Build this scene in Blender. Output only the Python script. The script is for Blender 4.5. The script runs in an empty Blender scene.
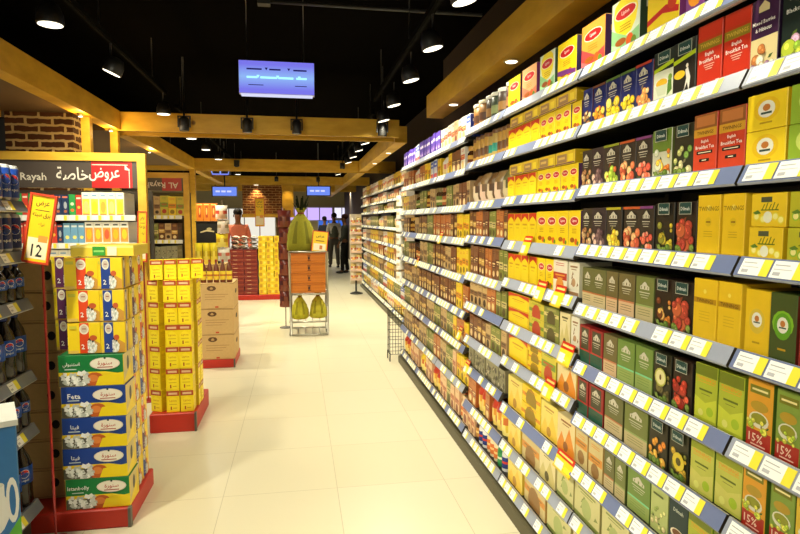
import bpy, bmesh, math, random
from mathutils import Vector, Matrix
random.seed(7)
SC = bpy.context.scene
COL = SC.collection
PI = math.pi
R = math.radians

# ------------------------------------------------------------------ camera, world, exposure
FPX, CAM_H, YAW, PITCH = 580.0, 1.6, R(9.943), R(4.584)
cd = bpy.data.cameras.new('camera')
cam = bpy.data.objects.new('camera', cd)
COL.objects.link(cam)
cam.location = (0, 0, CAM_H)
cam.rotation_euler = (PI / 2 - PITCH, 0, -YAW)
cd.sensor_width = 36.0
cd.lens = FPX / 800 * 36
cd.clip_start, cd.clip_end = 0.05, 200
SC.camera = cam

w = bpy.data.worlds.new('world')
SC.world = w
w.use_nodes = True
w.node_tree.nodes['Background'].inputs[0].default_value = (1.0, 0.96, 0.80, 1)
w.node_tree.nodes['Background'].inputs[1].default_value = 0.72

SC.view_settings.view_transform = 'Standard'
SC.view_settings.look = 'None'
SC.view_settings.exposure = -0.24
SC.view_settings.gamma = 1.0
SC.view_settings.use_curve_mapping = False
SC.cycles.use_denoising = True
SC.cycles.max_bounces = 8
SC.cycles.sample_clamp_indirect = 6.0

LAMP_COL = (1.0, 0.94, 0.72)
TRACK_W = 95.0          # watts of a track spotlight
SHELF_W = 60.0


# ------------------------------------------------------------------ colours and materials
def lin(c):
    c = c / 255.0
    return c / 12.92 if c <= 0.04045 else ((c + 0.055) / 1.055) ** 2.4


def rgb(c):
    return (lin(c[0]), lin(c[1]), lin(c[2]), 1.0)


def new_mat(name, rough=0.5, metal=0.0, spec=0.5):
    m = bpy.data.materials.new(name)
    m.use_nodes = True
    b = m.node_tree.nodes['Principled BSDF']
    b.inputs['Roughness'].default_value = rough
    b.inputs['Metallic'].default_value = metal
    b.inputs['Specular IOR Level'].default_value = spec
    return m, m.node_tree, b


def printed(name, rough, metal=0.0, spec=0.5, grain=0.05):
    """Colour per face from the mesh's own colour attribute, with a faint grain."""
    m, nt, b = new_mat(name, rough, metal, spec)
    a = nt.nodes.new('ShaderNodeAttribute')
    a.attribute_name = 'Col'
    n = nt.nodes.new('ShaderNodeTexNoise')
    n.inputs['Scale'].default_value = 40.0
    t = nt.nodes.new('ShaderNodeTexCoord')
    nt.links.new(t.outputs['Object'], n.inputs['Vector'])
    mp = nt.nodes.new('ShaderNodeMapRange')
    mp.inputs['To Min'].default_value = 1.0 - grain
    mp.inputs['To Max'].default_value = 1.0 + grain
    nt.links.new(n.outputs['Fac'], mp.inputs['Value'])
    mx = nt.nodes.new('ShaderNodeVectorMath')
    mx.operation = 'SCALE'
    nt.links.new(a.outputs['Color'], mx.inputs[0])
    nt.links.new(mp.outputs['Result'], mx.inputs['Scale'])
    nt.links.new(mx.outputs['Vector'], b.inputs['Base Color'])
    return m


CARTON = printed('printed_carton', 0.42)
MATTE = printed('matte_board', 0.75, spec=0.3, grain=0.08)
FOIL = printed('printed_foil', 0.28, spec=0.6)
PLASTIC = printed('plastic', 0.35)
GLASSY = printed('filled_glass', 0.12, spec=0.6)
STEEL = printed('steel', 0.35, metal=0.9)
PAINT = printed('painted_metal', 0.45)
CLOTH = printed('cloth', 0.85, spec=0.2, grain=0.15)


def emit(name, col, strength):
    m = bpy.data.materials.new(name)
    m.use_nodes = True
    nt = m.node_tree
    nt.nodes.remove(nt.nodes['Principled BSDF'])
    e = nt.nodes.new('ShaderNodeEmission')
    e.inputs[0].default_value = rgb(col)
    e.inputs[1].default_value = strength
    nt.links.new(e.outputs[0], nt.nodes['Material Output'].inputs[0])
    return m


GLOW = emit('lamp_glow', (255, 244, 215), 4.0)


def wood_mat():
    m, nt, b = new_mat('yellow_pine', 0.5)
    t = nt.nodes.new('ShaderNodeTexCoord')
    mp = nt.nodes.new('ShaderNodeMapping')
    mp.inputs['Scale'].default_value = (3, 3, 9)
    nt.links.new(t.outputs['Object'], mp.inputs[0])
    n = nt.nodes.new('ShaderNodeTexNoise')
    n.inputs['Scale'].default_value = 1.2
    n.inputs['Detail'].default_value = 5
    nt.links.new(mp.outputs[0], n.inputs['Vector'])
    v = nt.nodes.new('ShaderNodeTexVoronoi')
    v.inputs['Scale'].default_value = 2.2
    nt.links.new(t.outputs['Object'], v.inputs['Vector'])
    cr = nt.nodes.new('ShaderNodeValToRGB')
    cr.color_ramp.elements[0].position = 0.3
    cr.color_ramp.elements[0].color = rgb((202, 152, 34))
    cr.color_ramp.elements[1].position = 0.75
    cr.color_ramp.elements[1].color = rgb((230, 184, 58))
    nt.links.new(n.outputs['Fac'], cr.inputs[0])
    kn = nt.nodes.new('ShaderNodeValToRGB')
    kn.color_ramp.elements[0].position = 0.035
    kn.color_ramp.elements[0].color = (0.25, 0.18, 0.1, 1)
    kn.color_ramp.elements[1].position = 0.075
    kn.color_ramp.elements[1].color = (1, 1, 1, 1)
    nt.links.new(v.outputs['Distance'], kn.inputs[0])
    mx = nt.nodes.new('ShaderNodeMix')
    mx.data_type = 'RGBA'
    mx.blend_type = 'MULTIPLY'
    mx.inputs['Factor'].default_value = 1.0
    nt.links.new(cr.outputs[0], mx.inputs['A'])
    nt.links.new(kn.outputs[0], mx.inputs['B'])
    nt.links.new(mx.outputs['Result'], b.inputs['Base Color'])
    return m


WOOD = wood_mat()


def brick_mat(name, bw, bh, c1, c2, mortar, ms):
    m, nt, b = new_mat(name, 0.85, spec=0.2)
    t = nt.nodes.new('ShaderNodeTexCoord')
    s = nt.nodes.new('ShaderNodeSeparateXYZ')
    nt.links.new(t.outputs['Object'], s.inputs[0])
    ad = nt.nodes.new('ShaderNodeMath')
    nt.links.new(s.outputs[0], ad.inputs[0])
    nt.links.new(s.outputs[1], ad.inputs[1])
    nz = nt.nodes.new('ShaderNodeTexNoise')
    nz.inputs['Scale'].default_value = 14.0
    nt.links.new(t.outputs['Object'], nz.inputs['Vector'])
    c = nt.nodes.new('ShaderNodeCombineXYZ')
    nt.links.new(ad.outputs[0], c.inputs[0])
    nt.links.new(s.outputs[2], c.inputs[1])
    va = nt.nodes.new('ShaderNodeVectorMath')
    va.operation = 'MULTIPLY_ADD'
    va.inputs[1].default_value = (0.03, 0.03, 0.03)
    nt.links.new(nz.outputs['Color'], va.inputs[0])
    nt.links.new(c.outputs[0], va.inputs[2])
    br = nt.nodes.new('ShaderNodeTexBrick')
    br.inputs['Scale'].default_value = 1.0
    br.inputs['Brick Width'].default_value = bw
    br.inputs['Row Height'].default_value = bh
    br.inputs['Mortar Size'].default_value = ms
    br.inputs['Mortar Smooth'].default_value = 0.3
    br.inputs['Color1'].default_value = rgb(c1)
    br.inputs['Color2'].default_value = rgb(c2)
    br.inputs['Mortar'].default_value = rgb(mortar)
    nt.links.new(va.outputs[0], br.inputs['Vector'])
    nt.links.new(br.outputs['Color'], b.inputs['Base Color'])
    bp = nt.nodes.new('ShaderNodeBump')
    bp.inputs['Strength'].default_value = 0.6
    bp.inputs['Distance'].default_value = 0.02
    bp.invert = True
    nt.links.new(br.outputs['Fac'], bp.inputs['Height'])
    nt.links.new(bp.outputs[0], b.inputs['Normal'])
    return m


def floor_mat():
    m, nt, b = new_mat('cream_floor_tiles', 0.22, spec=0.5)
    t = nt.nodes.new('ShaderNodeTexCoord')
    mp = nt.nodes.new('ShaderNodeMapping')
    mp.inputs['Location'].default_value = (-0.21 + 6.6, -0.08 + 6.6, 0)
    nt.links.new(t.outputs['Object'], mp.inputs[0])
    br = nt.nodes.new('ShaderNodeTexBrick')
    br.offset = 0.0
    br.inputs['Scale'].default_value = 1.0
    br.inputs['Brick Width'].default_value = 0.66
    br.inputs['Row Height'].default_value = 0.66
    br.inputs['Mortar Size'].default_value = 0.0022
    br.inputs['Mortar Smooth'].default_value = 0.4
    br.inputs['Color1'].default_value = rgb((214, 206, 178))
    br.inputs['Color2'].default_value = rgb((211, 202, 172))
    br.inputs['Mortar'].default_value = rgb((176, 166, 134))
    nt.links.new(mp.outputs[0], br.inputs['Vector'])
    n = nt.nodes.new('ShaderNodeTexNoise')
    n.inputs['Scale'].default_value = 1.5
    n.inputs['Detail'].default_value = 6
    nt.links.new(t.outputs['Object'], n.inputs['Vector'])
    r = nt.nodes.new('ShaderNodeMapRange')
    r.inputs['To Min'].default_value = 0.985
    r.inputs['To Max'].default_value = 1.01
    nt.links.new(n.outputs['Fac'], r.inputs['Value'])
    sc = nt.nodes.new('ShaderNodeVectorMath')
    sc.operation = 'SCALE'
    nt.links.new(br.outputs['Color'], sc.inputs[0])
    nt.links.new(r.outputs[0], sc.inputs['Scale'])
    nt.links.new(sc.outputs[0], b.inputs['Base Color'])
    r2 = nt.nodes.new('ShaderNodeMapRange')
    r2.inputs['To Min'].default_value = 0.27
    r2.inputs['To Max'].default_value = 0.33
    nt.links.new(n.outputs['Fac'], r2.inputs['Value'])
    nt.links.new(r2.outputs[0], b.inputs['Roughness'])
    return m


# ------------------------------------------------------------------ mesh helper
_text = {}


def text_geo(s):
    """Flat outline of a word, height of a capital about 0.7, as (points, polygons, width, ymin, ymax)."""
    if s in _text:
        return _text[s]
    c = bpy.data.curves.new('lettering', 'FONT')
    c.body = s
    c.resolution_u = 1
    c.offset = 0.012
    o = bpy.data.objects.new('lettering', c)
    COL.objects.link(o)
    bpy.context.view_layer.update()
    ev = o.evaluated_get(bpy.context.evaluated_depsgraph_get())
    me = ev.to_mesh()
    pts = [(v.co.x, v.co.y) for v in me.vertices]
    pol = [tuple(p.vertices) for p in me.polygons]
    ev.to_mesh_clear()
    bpy.data.objects.remove(o)
    bpy.data.curves.remove(c)
    xs = [p[0] for p in pts] or [0]
    ys = [p[1] for p in pts] or [0]
    _text[s] = (pts, pol, min(xs), max(xs), min(ys), max(ys))
    return _text[s]


class MB:
    """Collects coloured polygons; build() links them as ONE mesh object."""

    def __init__(s):
        s.v, s.f, s.c, s.sm = [], [], [], []

    def face(s, pts, col, smooth=False):
        b = len(s.v)
        s.v.extend(tuple(p) for p in pts)
        s.f.append(tuple(range(b, b + len(pts))))
        s.c.append(col)
        s.sm.append(smooth)

    def mesh_part(s, verts, faces, cols, smooth=False):
        b = len(s.v)
        s.v.extend(tuple(p) for p in verts)
        for i, f in enumerate(faces):
            s.f.append(tuple(b + k for k in f))
            s.c.append(cols[i] if isinstance(cols, list) else cols)
            s.sm.append(smooth)

    def box(s, x0, x1, y0, y1, z0, z1, col, M=None):
        V = [(x0, y0, z0), (x1, y0, z0), (x1, y1, z0), (x0, y1, z0), (x0, y0, z1), (x1, y0, z1), (x1, y1, z1), (x0, y1, z1)]
        if M is not None:
            V = [M @ Vector(p) for p in V]
        s.mesh_part(V, [(3, 2, 1, 0), (4, 5, 6, 7), (0, 1, 5, 4), (1, 2, 6, 5), (2, 3, 7, 6), (3, 0, 4, 7)], col)

    def cbox(s, x0, x1, y0, y1, z0, z1, col, e=0.0015):
        """Box with softened edges; col may be one colour or (front, side, top)."""
        bm = bmesh.new()
        bmesh.ops.create_cube(bm, size=1.0, matrix=Matrix.Translation(((x0 + x1) / 2, (y0 + y1) / 2, (z0 + z1) / 2)) @ Matrix.Diagonal((x1 - x0, y1 - y0, z1 - z0, 1)))
        bmesh.ops.bevel(bm, geom=bm.edges[:], offset=e, segments=1, affect='EDGES')
        bm.normal_update()
        bm.verts.index_update()
        cols = []
        for f in bm.faces:
            if isinstance(col, tuple) and isinstance(col[0], tuple):
                n = f.normal
                cols.append(col[2] if n.z > .5 else col[0] if n.y < -.5 else col[1])
            else:
                cols.append(col)
        s.mesh_part([v.co[:] for v in bm.verts], [tuple(v.index for v in f.verts) for f in bm.faces], cols)
        bm.free()

    def lathe(s, prof, n=14, cx=0, cy=0, smooth=True, M=None):
        """prof: (radius, z, colour of the band above)."""
        V, F, Cc = [], [], []
        for r, z, c in prof:
            for k in range(n):
                a = 2 * PI * k / n
                p = (cx + r * math.cos(a), cy + r * math.sin(a), z)
                V.append(M @ Vector(p) if M is not None else p)
        for i in range(len(prof) - 1):
            for k in range(n):
                F.append((i * n + k, i * n + (k + 1) % n, (i + 1) * n + (k + 1) % n, (i + 1) * n + k))
                Cc.append(prof[i][2])
        b = len(s.v)
        s.mesh_part(V, F, Cc, smooth)
        s.f.append(tuple(b + k for k in reversed(range(n)))); s.c.append(prof[0][2]); s.sm.append(False)
        t = (len(prof) - 1) * n
        s.f.append(tuple(b + t + k for k in range(n))); s.c.append(prof[-1][2]); s.sm.append(False)

    def tube(s, pts, r, col, n=8, smooth=True):
        pts = [Vector(p) for p in pts]
        rings = []
        for i, p in enumerate(pts):
            d = (pts[min(i + 1, len(pts) - 1)] - pts[max(i - 1, 0)]).normalized()
            up = Vector((0, 0, 1)) if abs(d.z) < .9 else Vector((1, 0, 0))
            a = d.cross(up).normalized()
            b = d.cross(a)
            rings.append([p + a * r * math.cos(2 * PI * k / n) + b * r * math.sin(2 * PI * k / n) for k in range(n)])
        V = [q for g in rings for q in g]
        F = [(i * n + k, i * n + (k + 1) % n, (i + 1) * n + (k + 1) % n, (i + 1) * n + k) for i in range(len(pts) - 1) for k in range(n)]
        F += [tuple(range(n)), tuple((len(pts) - 1) * n + k for k in reversed(range(n)))]
        s.mesh_part(V, F, col, smooth)

    def blob(s, c, rad, col, nu=10, nv=6, jit=0.0, seed=0):
        rn = random.Random(seed)
        V, F = [], []
        for j in range(nv + 1):
            th = PI * j / nv
            for i in range(nu):
                ph = 2 * PI * i / nu
                q = 1 + jit * (rn.random() - .5)
                V.append((c[0] + rad[0] * q * math.sin(th) * math.cos(ph), c[1] + rad[1] * q * math.sin(th) * math.sin(ph), c[2] + rad[2] * q * math.cos(th)))
        for j in range(nv):
            for i in range(nu):
                F.append((j * nu + i, (j + 1) * nu + i, (j + 1) * nu + (i + 1) % nu, j * nu + (i + 1) % nu))
        s.mesh_part(V, F, col, True)

    def to_mesh(s, name, mat):
        me = bpy.data.meshes.new(name)
        me.from_pydata(s.v, [], s.f)
        at = me.color_attributes.new('Col', 'FLOAT_COLOR', 'CORNER')
        buf = []
        for f, c in zip(s.f, s.c):
            buf.extend(rgb(c) * len(f))
        at.data.foreach_set('color', buf)
        me.polygons.foreach_set('use_smooth', s.sm)
        me.materials.append(mat)
        me.update()
        return me

    def build(s, name, mat, parent=None):
        return link(name, s.to_mesh(name, mat), parent)


def link(name, me, parent=None):
    o = bpy.data.objects.new(name, me)
    COL.objects.link(o)
    if parent is not None:
        o.parent = parent
    return o


def tag(o, label, cat, group=None):
    o['label'] = label
    o['category'] = cat
    if group:
        o['group'] = group
    return o


def thing(name, label, cat, loc=(0, 0, 0), rz=0.0, group=None):
    o = bpy.data.objects.new(name, None)
    COL.objects.link(o)
    o.location = loc
    o.rotation_euler = (0, 0, rz)
    return tag(o, label, cat, group)


def struct(o):
    o['kind'] = 'structure'
    return o


class Art:
    """Draws on one flat face: origin o, unit vectors eu (right) and ev (up), normal n; sizes in metres."""

    def __init__(s, mb, o, eu, ev, w, h):
        s.mb, s.o, s.eu, s.ev, s.w, s.h = mb, Vector(o), Vector(eu), Vector(ev), w, h
        s.n = s.eu.cross(s.ev)
        s.k = 1

    def P(s, u, v):
        u, v = min(max(u, 0.0), 1.0), min(max(v, 0.0), 1.0)      # print stays on its own face
        return s.o + s.eu * (u * s.w) + s.ev * (v * s.h) + s.n * (0.00007 * s.k)

    def poly(s, pts, col):
        s.mb.face([s.P(*p) for p in pts], col)
        s.k += 1

    def rect(s, u0, v0, u1, v1, col):
        s.poly([(u0, v0), (u1, v0), (u1, v1), (u0, v1)], col)

    def ell(s, u, v, ru, rv, col, n=14):
        s.poly([(u + ru * math.cos(2 * PI * k / n), v + rv * math.sin(2 * PI * k / n)) for k in range(n)], col)

    def disc(s, u, v, r, col, n=12):
        """A round spot, r as a share of the width."""
        s.ell(u, v, r, r * s.w / s.h, col, n)

    def text(s, t, u, v, hgt, col, maxw=0.92, rot180=False):
        """Lettering centred on (u, v); hgt as a share of the face height."""
        pts, pol, x0, x1, y0, y1 = text_geo(t)
        if not pts:
            return
        sc = hgt * s.h / max(y1 - y0, .3)
        sx = min(sc, maxw * s.w / max(x1 - x0, 1e-6))
        cx, cy = (x0 + x1) / 2, (y0 + y1) / 2
        q = -1 if rot180 else 1
        V = [s.o + s.eu * (u * s.w + q * (p[0] - cx) * sx) + s.ev * (v * s.h + q * (p[1] - cy) * sc) + s.n * (0.00007 * s.k) for p in pts]
        s.mb.mesh_part(V, pol, col)
        s.k += 1

    def line(s, u0, u1, v, t, col):
        s.rect(u0, v - t / 2, u1, v + t / 2, col)


def front(mb, w, d, h, z=0):
    return Art(mb, (-w / 2, -d / 2, z), (1, 0, 0), (0, 0, 1), w, h)


def right(mb, w, d, h, z=0):
    return Art(mb, (w / 2, -d / 2, z), (0, 1, 0), (0, 0, 1), d, h)


def left(mb, w, d, h, z=0):
    return Art(mb, (-w / 2, d / 2, z), (0, -1, 0), (0, 0, 1), d, h)


WHITE, CREAM, BLACK, YEL = (244, 243, 236), (232, 222, 190), (22, 22, 20), (246, 212, 20)


# ------------------------------------------------------------------ packaging designs (drawn on the carton's front)
def fruit(a, cols, seed, v0=.04, v1=.42, n=7, r=.17):
    """A cluster of fruit: leaves, whole fruit with a lighter cheek, and cut slices."""
    rn = random.Random(seed)
    q0 = a.w / a.h
    for i in range(n // 2 + 2):
        u, v, t, L = .1 + .8 * rn.random(), v0 + (v1 - v0) * rn.random(), rn.random() * 6.3, r * 1.3
        g = rn.choice([(70, 96, 40), (96, 120, 44), tuple(int(x * .6) for x in cols[-1])])
        P = [(u, v), (u + L * math.cos(t - .4) * .6, v + L * q0 * math.sin(t - .4) * .6), (u + L * math.cos(t), v + L * q0 * math.sin(t)), (u + L * math.cos(t + .4) * .6, v + L * q0 * math.sin(t + .4) * .6)]
        a.poly([(min(max(x, .01), .99), min(max(y, .005), .98)) for x, y in P], g)
    for i in range(n + 4):
        c = cols[i % len(cols)]
        q = r * (.55 + .6 * rn.random()) * (1 if i < n else .6)
        u = min(max(.06 + .88 * rn.random(), q + .01), .99 - q)
        v = max(v0 + (v1 - v0) * rn.random() ** 1.3, q * q0 + .005)
        lt, dk = tuple(min(255, int(x * 1.15 + 22)) for x in c), tuple(int(x * .74) for x in c)
        a.disc(u, v, q, dk, 11)
        a.disc(u - q * .08, v + q * .1 * q0, q * .88, c, 11)
        if i % 3 == 1:
            a.disc(u, v, q * .68, lt, 10)
            for k in range(3):
                t = k * PI / 3 + .3
                a.poly([(u + q * .64 * math.cos(t), v + q * q0 * .64 * math.sin(t)), (u + q * .07 * math.sin(t), v - q * q0 * .07 * math.cos(t)), (u - q * .64 * math.cos(t), v - q * q0 * .64 * math.sin(t)), (u - q * .07 * math.sin(t), v + q * q0 * .07 * math.cos(t))], c)
        else:
            a.disc(u - q * .28, v + q * .32 * q0, q * .34, lt, 8)


def d_twin(a, kind):
    if kind == 'red':
        a.rect(0, .60, 1, .78, (150, 128, 30)); a.rect(0, .74, 1, .78, (196, 60, 20))
        a.text('TWININGS', .5, .675, .065, (225, 190, 70), .9)
        a.text('English', .5, .52, .07, WHITE, .6); a.text('Breakfast Tea', .5, .43, .065, WHITE, .84)
        for k in range(3): a.line(.28 + .04 * k, .72 - .04 * k, .355 - .035 * k, .012, (240, 190, 170))
        a.line(.8, .95, .07, .03, WHITE); a.line(.08, .36, .06, .02, WHITE)
    elif kind == 'redb':
        a.rect(0, .66, 1, 1, (150, 90, 40)); a.rect(.1, .8, .9, .97, (196, 120, 60))
        a.rect(0, .62, 1, .76, (216, 160, 40)); a.text('TWININGS', .5, .69, .06, (90, 50, 10), .85)
        a.text('English', .5, .54, .065, WHITE, .5); a.text('Breakfast Tea', .5, .45, .06, WHITE, .84)
        a.rect(.15, .33, .85, .385, BLACK); a.rect(.28, .2, .72, .25, BLACK)
        a.line(.22, .78, .357, .015, CREAM); a.line(.4, .6, .225, .015, CREAM)
    elif kind == 'gold':
        a.rect(0, .02, 1, .05, (214, 168, 10))
        a.disc(.5, .79, .1, (247, 220, 90)); a.text('TWININGS', .5, .78, .075, (136, 102, 8), .92)
        a.disc(.5, .56, .15, (224, 186, 24)); a.line(.4, .6, .56, .03, (150, 112, 10))
        for k in range(3): a.line(.3, .7, .4 - .04 * k, .012, (200, 160, 10))
    elif kind == 'goldb':
        a.rect(0, .6, 1, .69, (190, 140, 12)); a.text('TWININGS', .5, .645, .06, (92, 66, 10), .96)
        for k in range(4): a.line(.26, .74, .46 - .05 * k, .013, (214, 172, 20))
        a.disc(.5, .8, .07, (250, 224, 90))
    elif kind in ('lime', 'limeb'):
        a.rect(0, .8, 1, 1, (112, 124, 24) if kind == 'lime' else (150, 160, 40))
        a.text('TWININGS', .5, .75, .07, (232, 140, 20), .9); a.line(.1, .9, .69, .012, (226, 160, 40))
        a.poly([(0, .05), (1, .05), (1, .45), (.5, .33), (0, .42)], (206, 214, 60) if kind == 'lime' else (210, 206, 100))
        a.line(.2, .8, .55, .035, (98, 112, 20)); a.line(.3, .7, .48, .012, (120, 130, 40))
        a.disc(.72, .2, .16, (168, 196, 40)); a.disc(.3, .14, .12, (226, 226, 120))


def d_palace(a, kind, body, fcols, seed, strip=None):
    """Dark tea carton with a pale palace emblem and a picture at its foot."""
    if kind == 'lower':
        a.rect(0, 0, 1, .36, fcols[0]); a.rect(0, .33, 1, .37, fcols[1])
    else:
        fruit(a, fcols, seed, .0, .44, 10, .19)
    if strip:
        a.rect(0, .94, 1, 1, strip)
    pal = (206, 200, 180)
    a.poly([(.24, .72), (.76, .72), (.76, .79), (.66, .82), (.6, .86), (.5, .9), (.4, .86), (.34, .82), (.24, .79)], pal)
    a.rect(.3, .735, .34, .79, body); a.rect(.47, .735, .53, .8, body); a.rect(.66, .735, .7, .79, body)
    for k in range(3): a.line(.2 + .05 * k, .8 - .05 * k, .65 - .055 * k, .02 if k == 0 else .012, pal)
    if kind == 'lower':
        for k in range(3): a.line(.15, .85, .26 - .06 * k, .012, body)


def d_teal(a, kind, fcols, seed):
    """Carton with a dark teal plate at the top and a fruit picture."""
    if kind == 'cup':
        a.rect(0, 0, 1, .62, (232, 236, 210)); a.poly([(0, .6), (1, .7), (1, .78), (0, .68)], (190, 214, 30))
        a.ell(.42, .36, .36, .12, WHITE); a.ell(.42, .38, .3, .085, fcols[0]); a.poly([(.08, .34), (.76, .34), (.62, .14), (.24, .14)], (214, 220, 190))
        a.poly([(.7, .1), (.95, .2), (.9, .5), (.75, .4)], (92, 140, 50)); a.disc(.85, .45, .1, (128, 166, 60))
    elif kind == 'dancer':
        a.rect(0, 0, 1, .62, (34, 30, 22)); a.poly([(0, .6), (1, .7), (1, .78), (0, .68)], (190, 214, 30))
        a.ell(.3, .4, .26, .08, (240, 200, 40)); a.poly([(.5, .05), (.62, .3), (.56, .46), (.68, .5), (.8, .3), (.74, .05), (.66, .22)], (236, 232, 220)); a.disc(.64, .53, .06, (230, 220, 200))
    else:
        fruit(a, fcols, seed, .02, .6, 9, .24 if kind == 'big' else .19)
        fruit(a, [(92, 120, 40), (110, 134, 50)], seed + 5, 0, .12, 3, .13)
    a.rect(.2, .76, .82, .99, (206, 206, 186)); a.rect(.22, .77, .8, .985, (14, 66, 64))
    a.text('Dilmah', .51, .87, .07, (226, 232, 224), .5)


def d_lip(a, kind, col=None):
    """Yellow tea carton with a red oval."""
    if kind == 'zig':
        a.poly([(0, 1), (0, .7), (.12, .78), (.5, .9), (.88, .78), (1, .7), (1, 1)], (206, 52, 20))
        a.poly([(.06, .05), (.94, .05), (.94, .68), (.5, .84), (.06, .68)], (247, 216, 24))
        a.line(.2, .8, .62, .06, (214, 160, 20)); a.line(.3, .7, .5, .03, (222, 176, 30))
        a.rect(0, .0, 1, .05, (222, 150, 16))
    else:
        if col:
            a.poly([(0, 0), (1, 0), (1, .35), (.6, .25), (0, .5)], col)
            a.poly([(0, 0), (.7, 0), (0, .22)], tuple(min(255, c + 40) for c in col))
        a.ell(.5, .72, .4, .13, (250, 240, 200), 16); a.ell(.5, .72, .36, .11, (206, 30, 30), 16)
        a.text('Lipton', .5, .72, .1, WHITE, .6)
        for k in range(3): a.line(.3, .7, .5 - .05 * k, .015, (190, 130, 20))
        a.ell(.35, .2, .2, .07, (168, 90, 20)); a.disc(.68, .16, .13, (226, 96, 30)); a.disc(.82, .12, .09, (110, 140, 40))


def d_oval(a, fcol, kind):
    """Yellow carton with a white oval and a big fruit (kind low), or the wide lying boxes (kind wide)."""
    a.ell(.5, .56 if kind == 'wide' else .52, .34, .34 if kind == 'wide' else .2, fcol, 18)
    a.ell(.5, .56 if kind == 'wide' else .54, .22, .24 if kind == 'wide' else .12, (238, 236, 222), 16)
    a.ell(.5, .6 if kind == 'wide' else .56, .1, .1 if kind == 'wide' else .05, (196, 120, 50), 10)
    a.line(.36, .64, .45 if kind == 'wide' else .5, .06 if kind == 'wide' else .02, (40, 70, 60))
    a.line(.34, .66, .18, .05 if kind == 'wide' else .03, (190, 150, 20))


def d_ice(a, fcol):
    """Wide iced-tea carton lying on its side, fruit slices and a script name."""
    a.rect(.28, .74, .6, .9, (80, 84, 60)); [a.poly([(.3 + .1 * q, .5), (.33 + .1 * q, .5), (.4 + .1 * q, .68 + .05 * (q % 2)), (.37 + .1 * q, .68 + .05 * (q % 2))], (104, 120, 20)) for q in range(5)]; a.line(.28, .8, .5, .035, (104, 120, 20))
    for u, v in ((.16, .3), (.36, .22), (.72, .3), (.88, .2)): a.disc(u, v, .1, fcol); a.disc(u, v, .07, (250, 240, 150))
    a.ell(.5, .28, .13, .18, (240, 240, 214)); a.poly([(.05, .42), (.2, .5), (.3, .4), (.14, .36)], (96, 134, 40))


def d_promo(a, body, seed):
    a.rect(0, 0, 1, .26, (176, 40, 26)); a.text('15%', .4, .14, .13, (240, 214, 190), .6)
    a.line(.2, .8, .04, .02, (240, 200, 180))
    a.rect(.1, .8, .9, .92, (120, 120, 24)); a.line(.18, .82, .86, .03, (240, 226, 160))
    a.ell(.5, .62, .36, .08, (184, 150, 40)); a.ell(.5, .42, .4, .12, (226, 222, 200)); a.ell(.5, .44, .32, .08, (150, 150, 40)); fruit(a, [(178, 200, 50), (206, 200, 70)], seed, .26, .4, 4, .13)


def d_split(a, c1, c2, seed):
    rn = random.Random(seed)
    v = .3 + .3 * rn.random()
    a.rect(0, v, 1, v + .22, c1); a.line(.15, .85, v + .14, .05, c2); a.line(.25, .75, v + .06, .02, c2)
    a.disc(.5, v * .5, .3, c2)
    for k in range(2): a.line(.2, .8, .9 - .06 * k, .02, c1)


def d_peak(a, c1, c2):
    """A pale carton with a tall coloured peak."""
    a.poly([(0, 0), (1, 0), (1, .2), (.7, .75), (.45, .3), (.25, .55), (0, .15)], c1)
    a.line(.2, .8, .86, .05, c2); a.line(.3, .7, .78, .025, c2); a.disc(.5, .2, .14, c2)


def d_cream(a, c1, seed):
    rn = random.Random(seed)
    a.rect(0, 0, 1, .12, c1); a.line(.15, .85, .86, .05, c1); a.line(.25, .75, .78, .025, c1)
    for k in range(4):
        u, v = .2 + .6 * rn.random(), .2 + .4 * rn.random()
        a.poly([(u, v), (u + .16, v + .06), (u + .06, v + .14)], c1)
    a.disc(.5, .4, .2, tuple(min(255, c + 40) for c in c1))


DK, NAVY, OLV, OLV2 = (56, 48, 40), (18, 34, 104), (104, 104, 58), (116, 124, 62)
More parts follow.
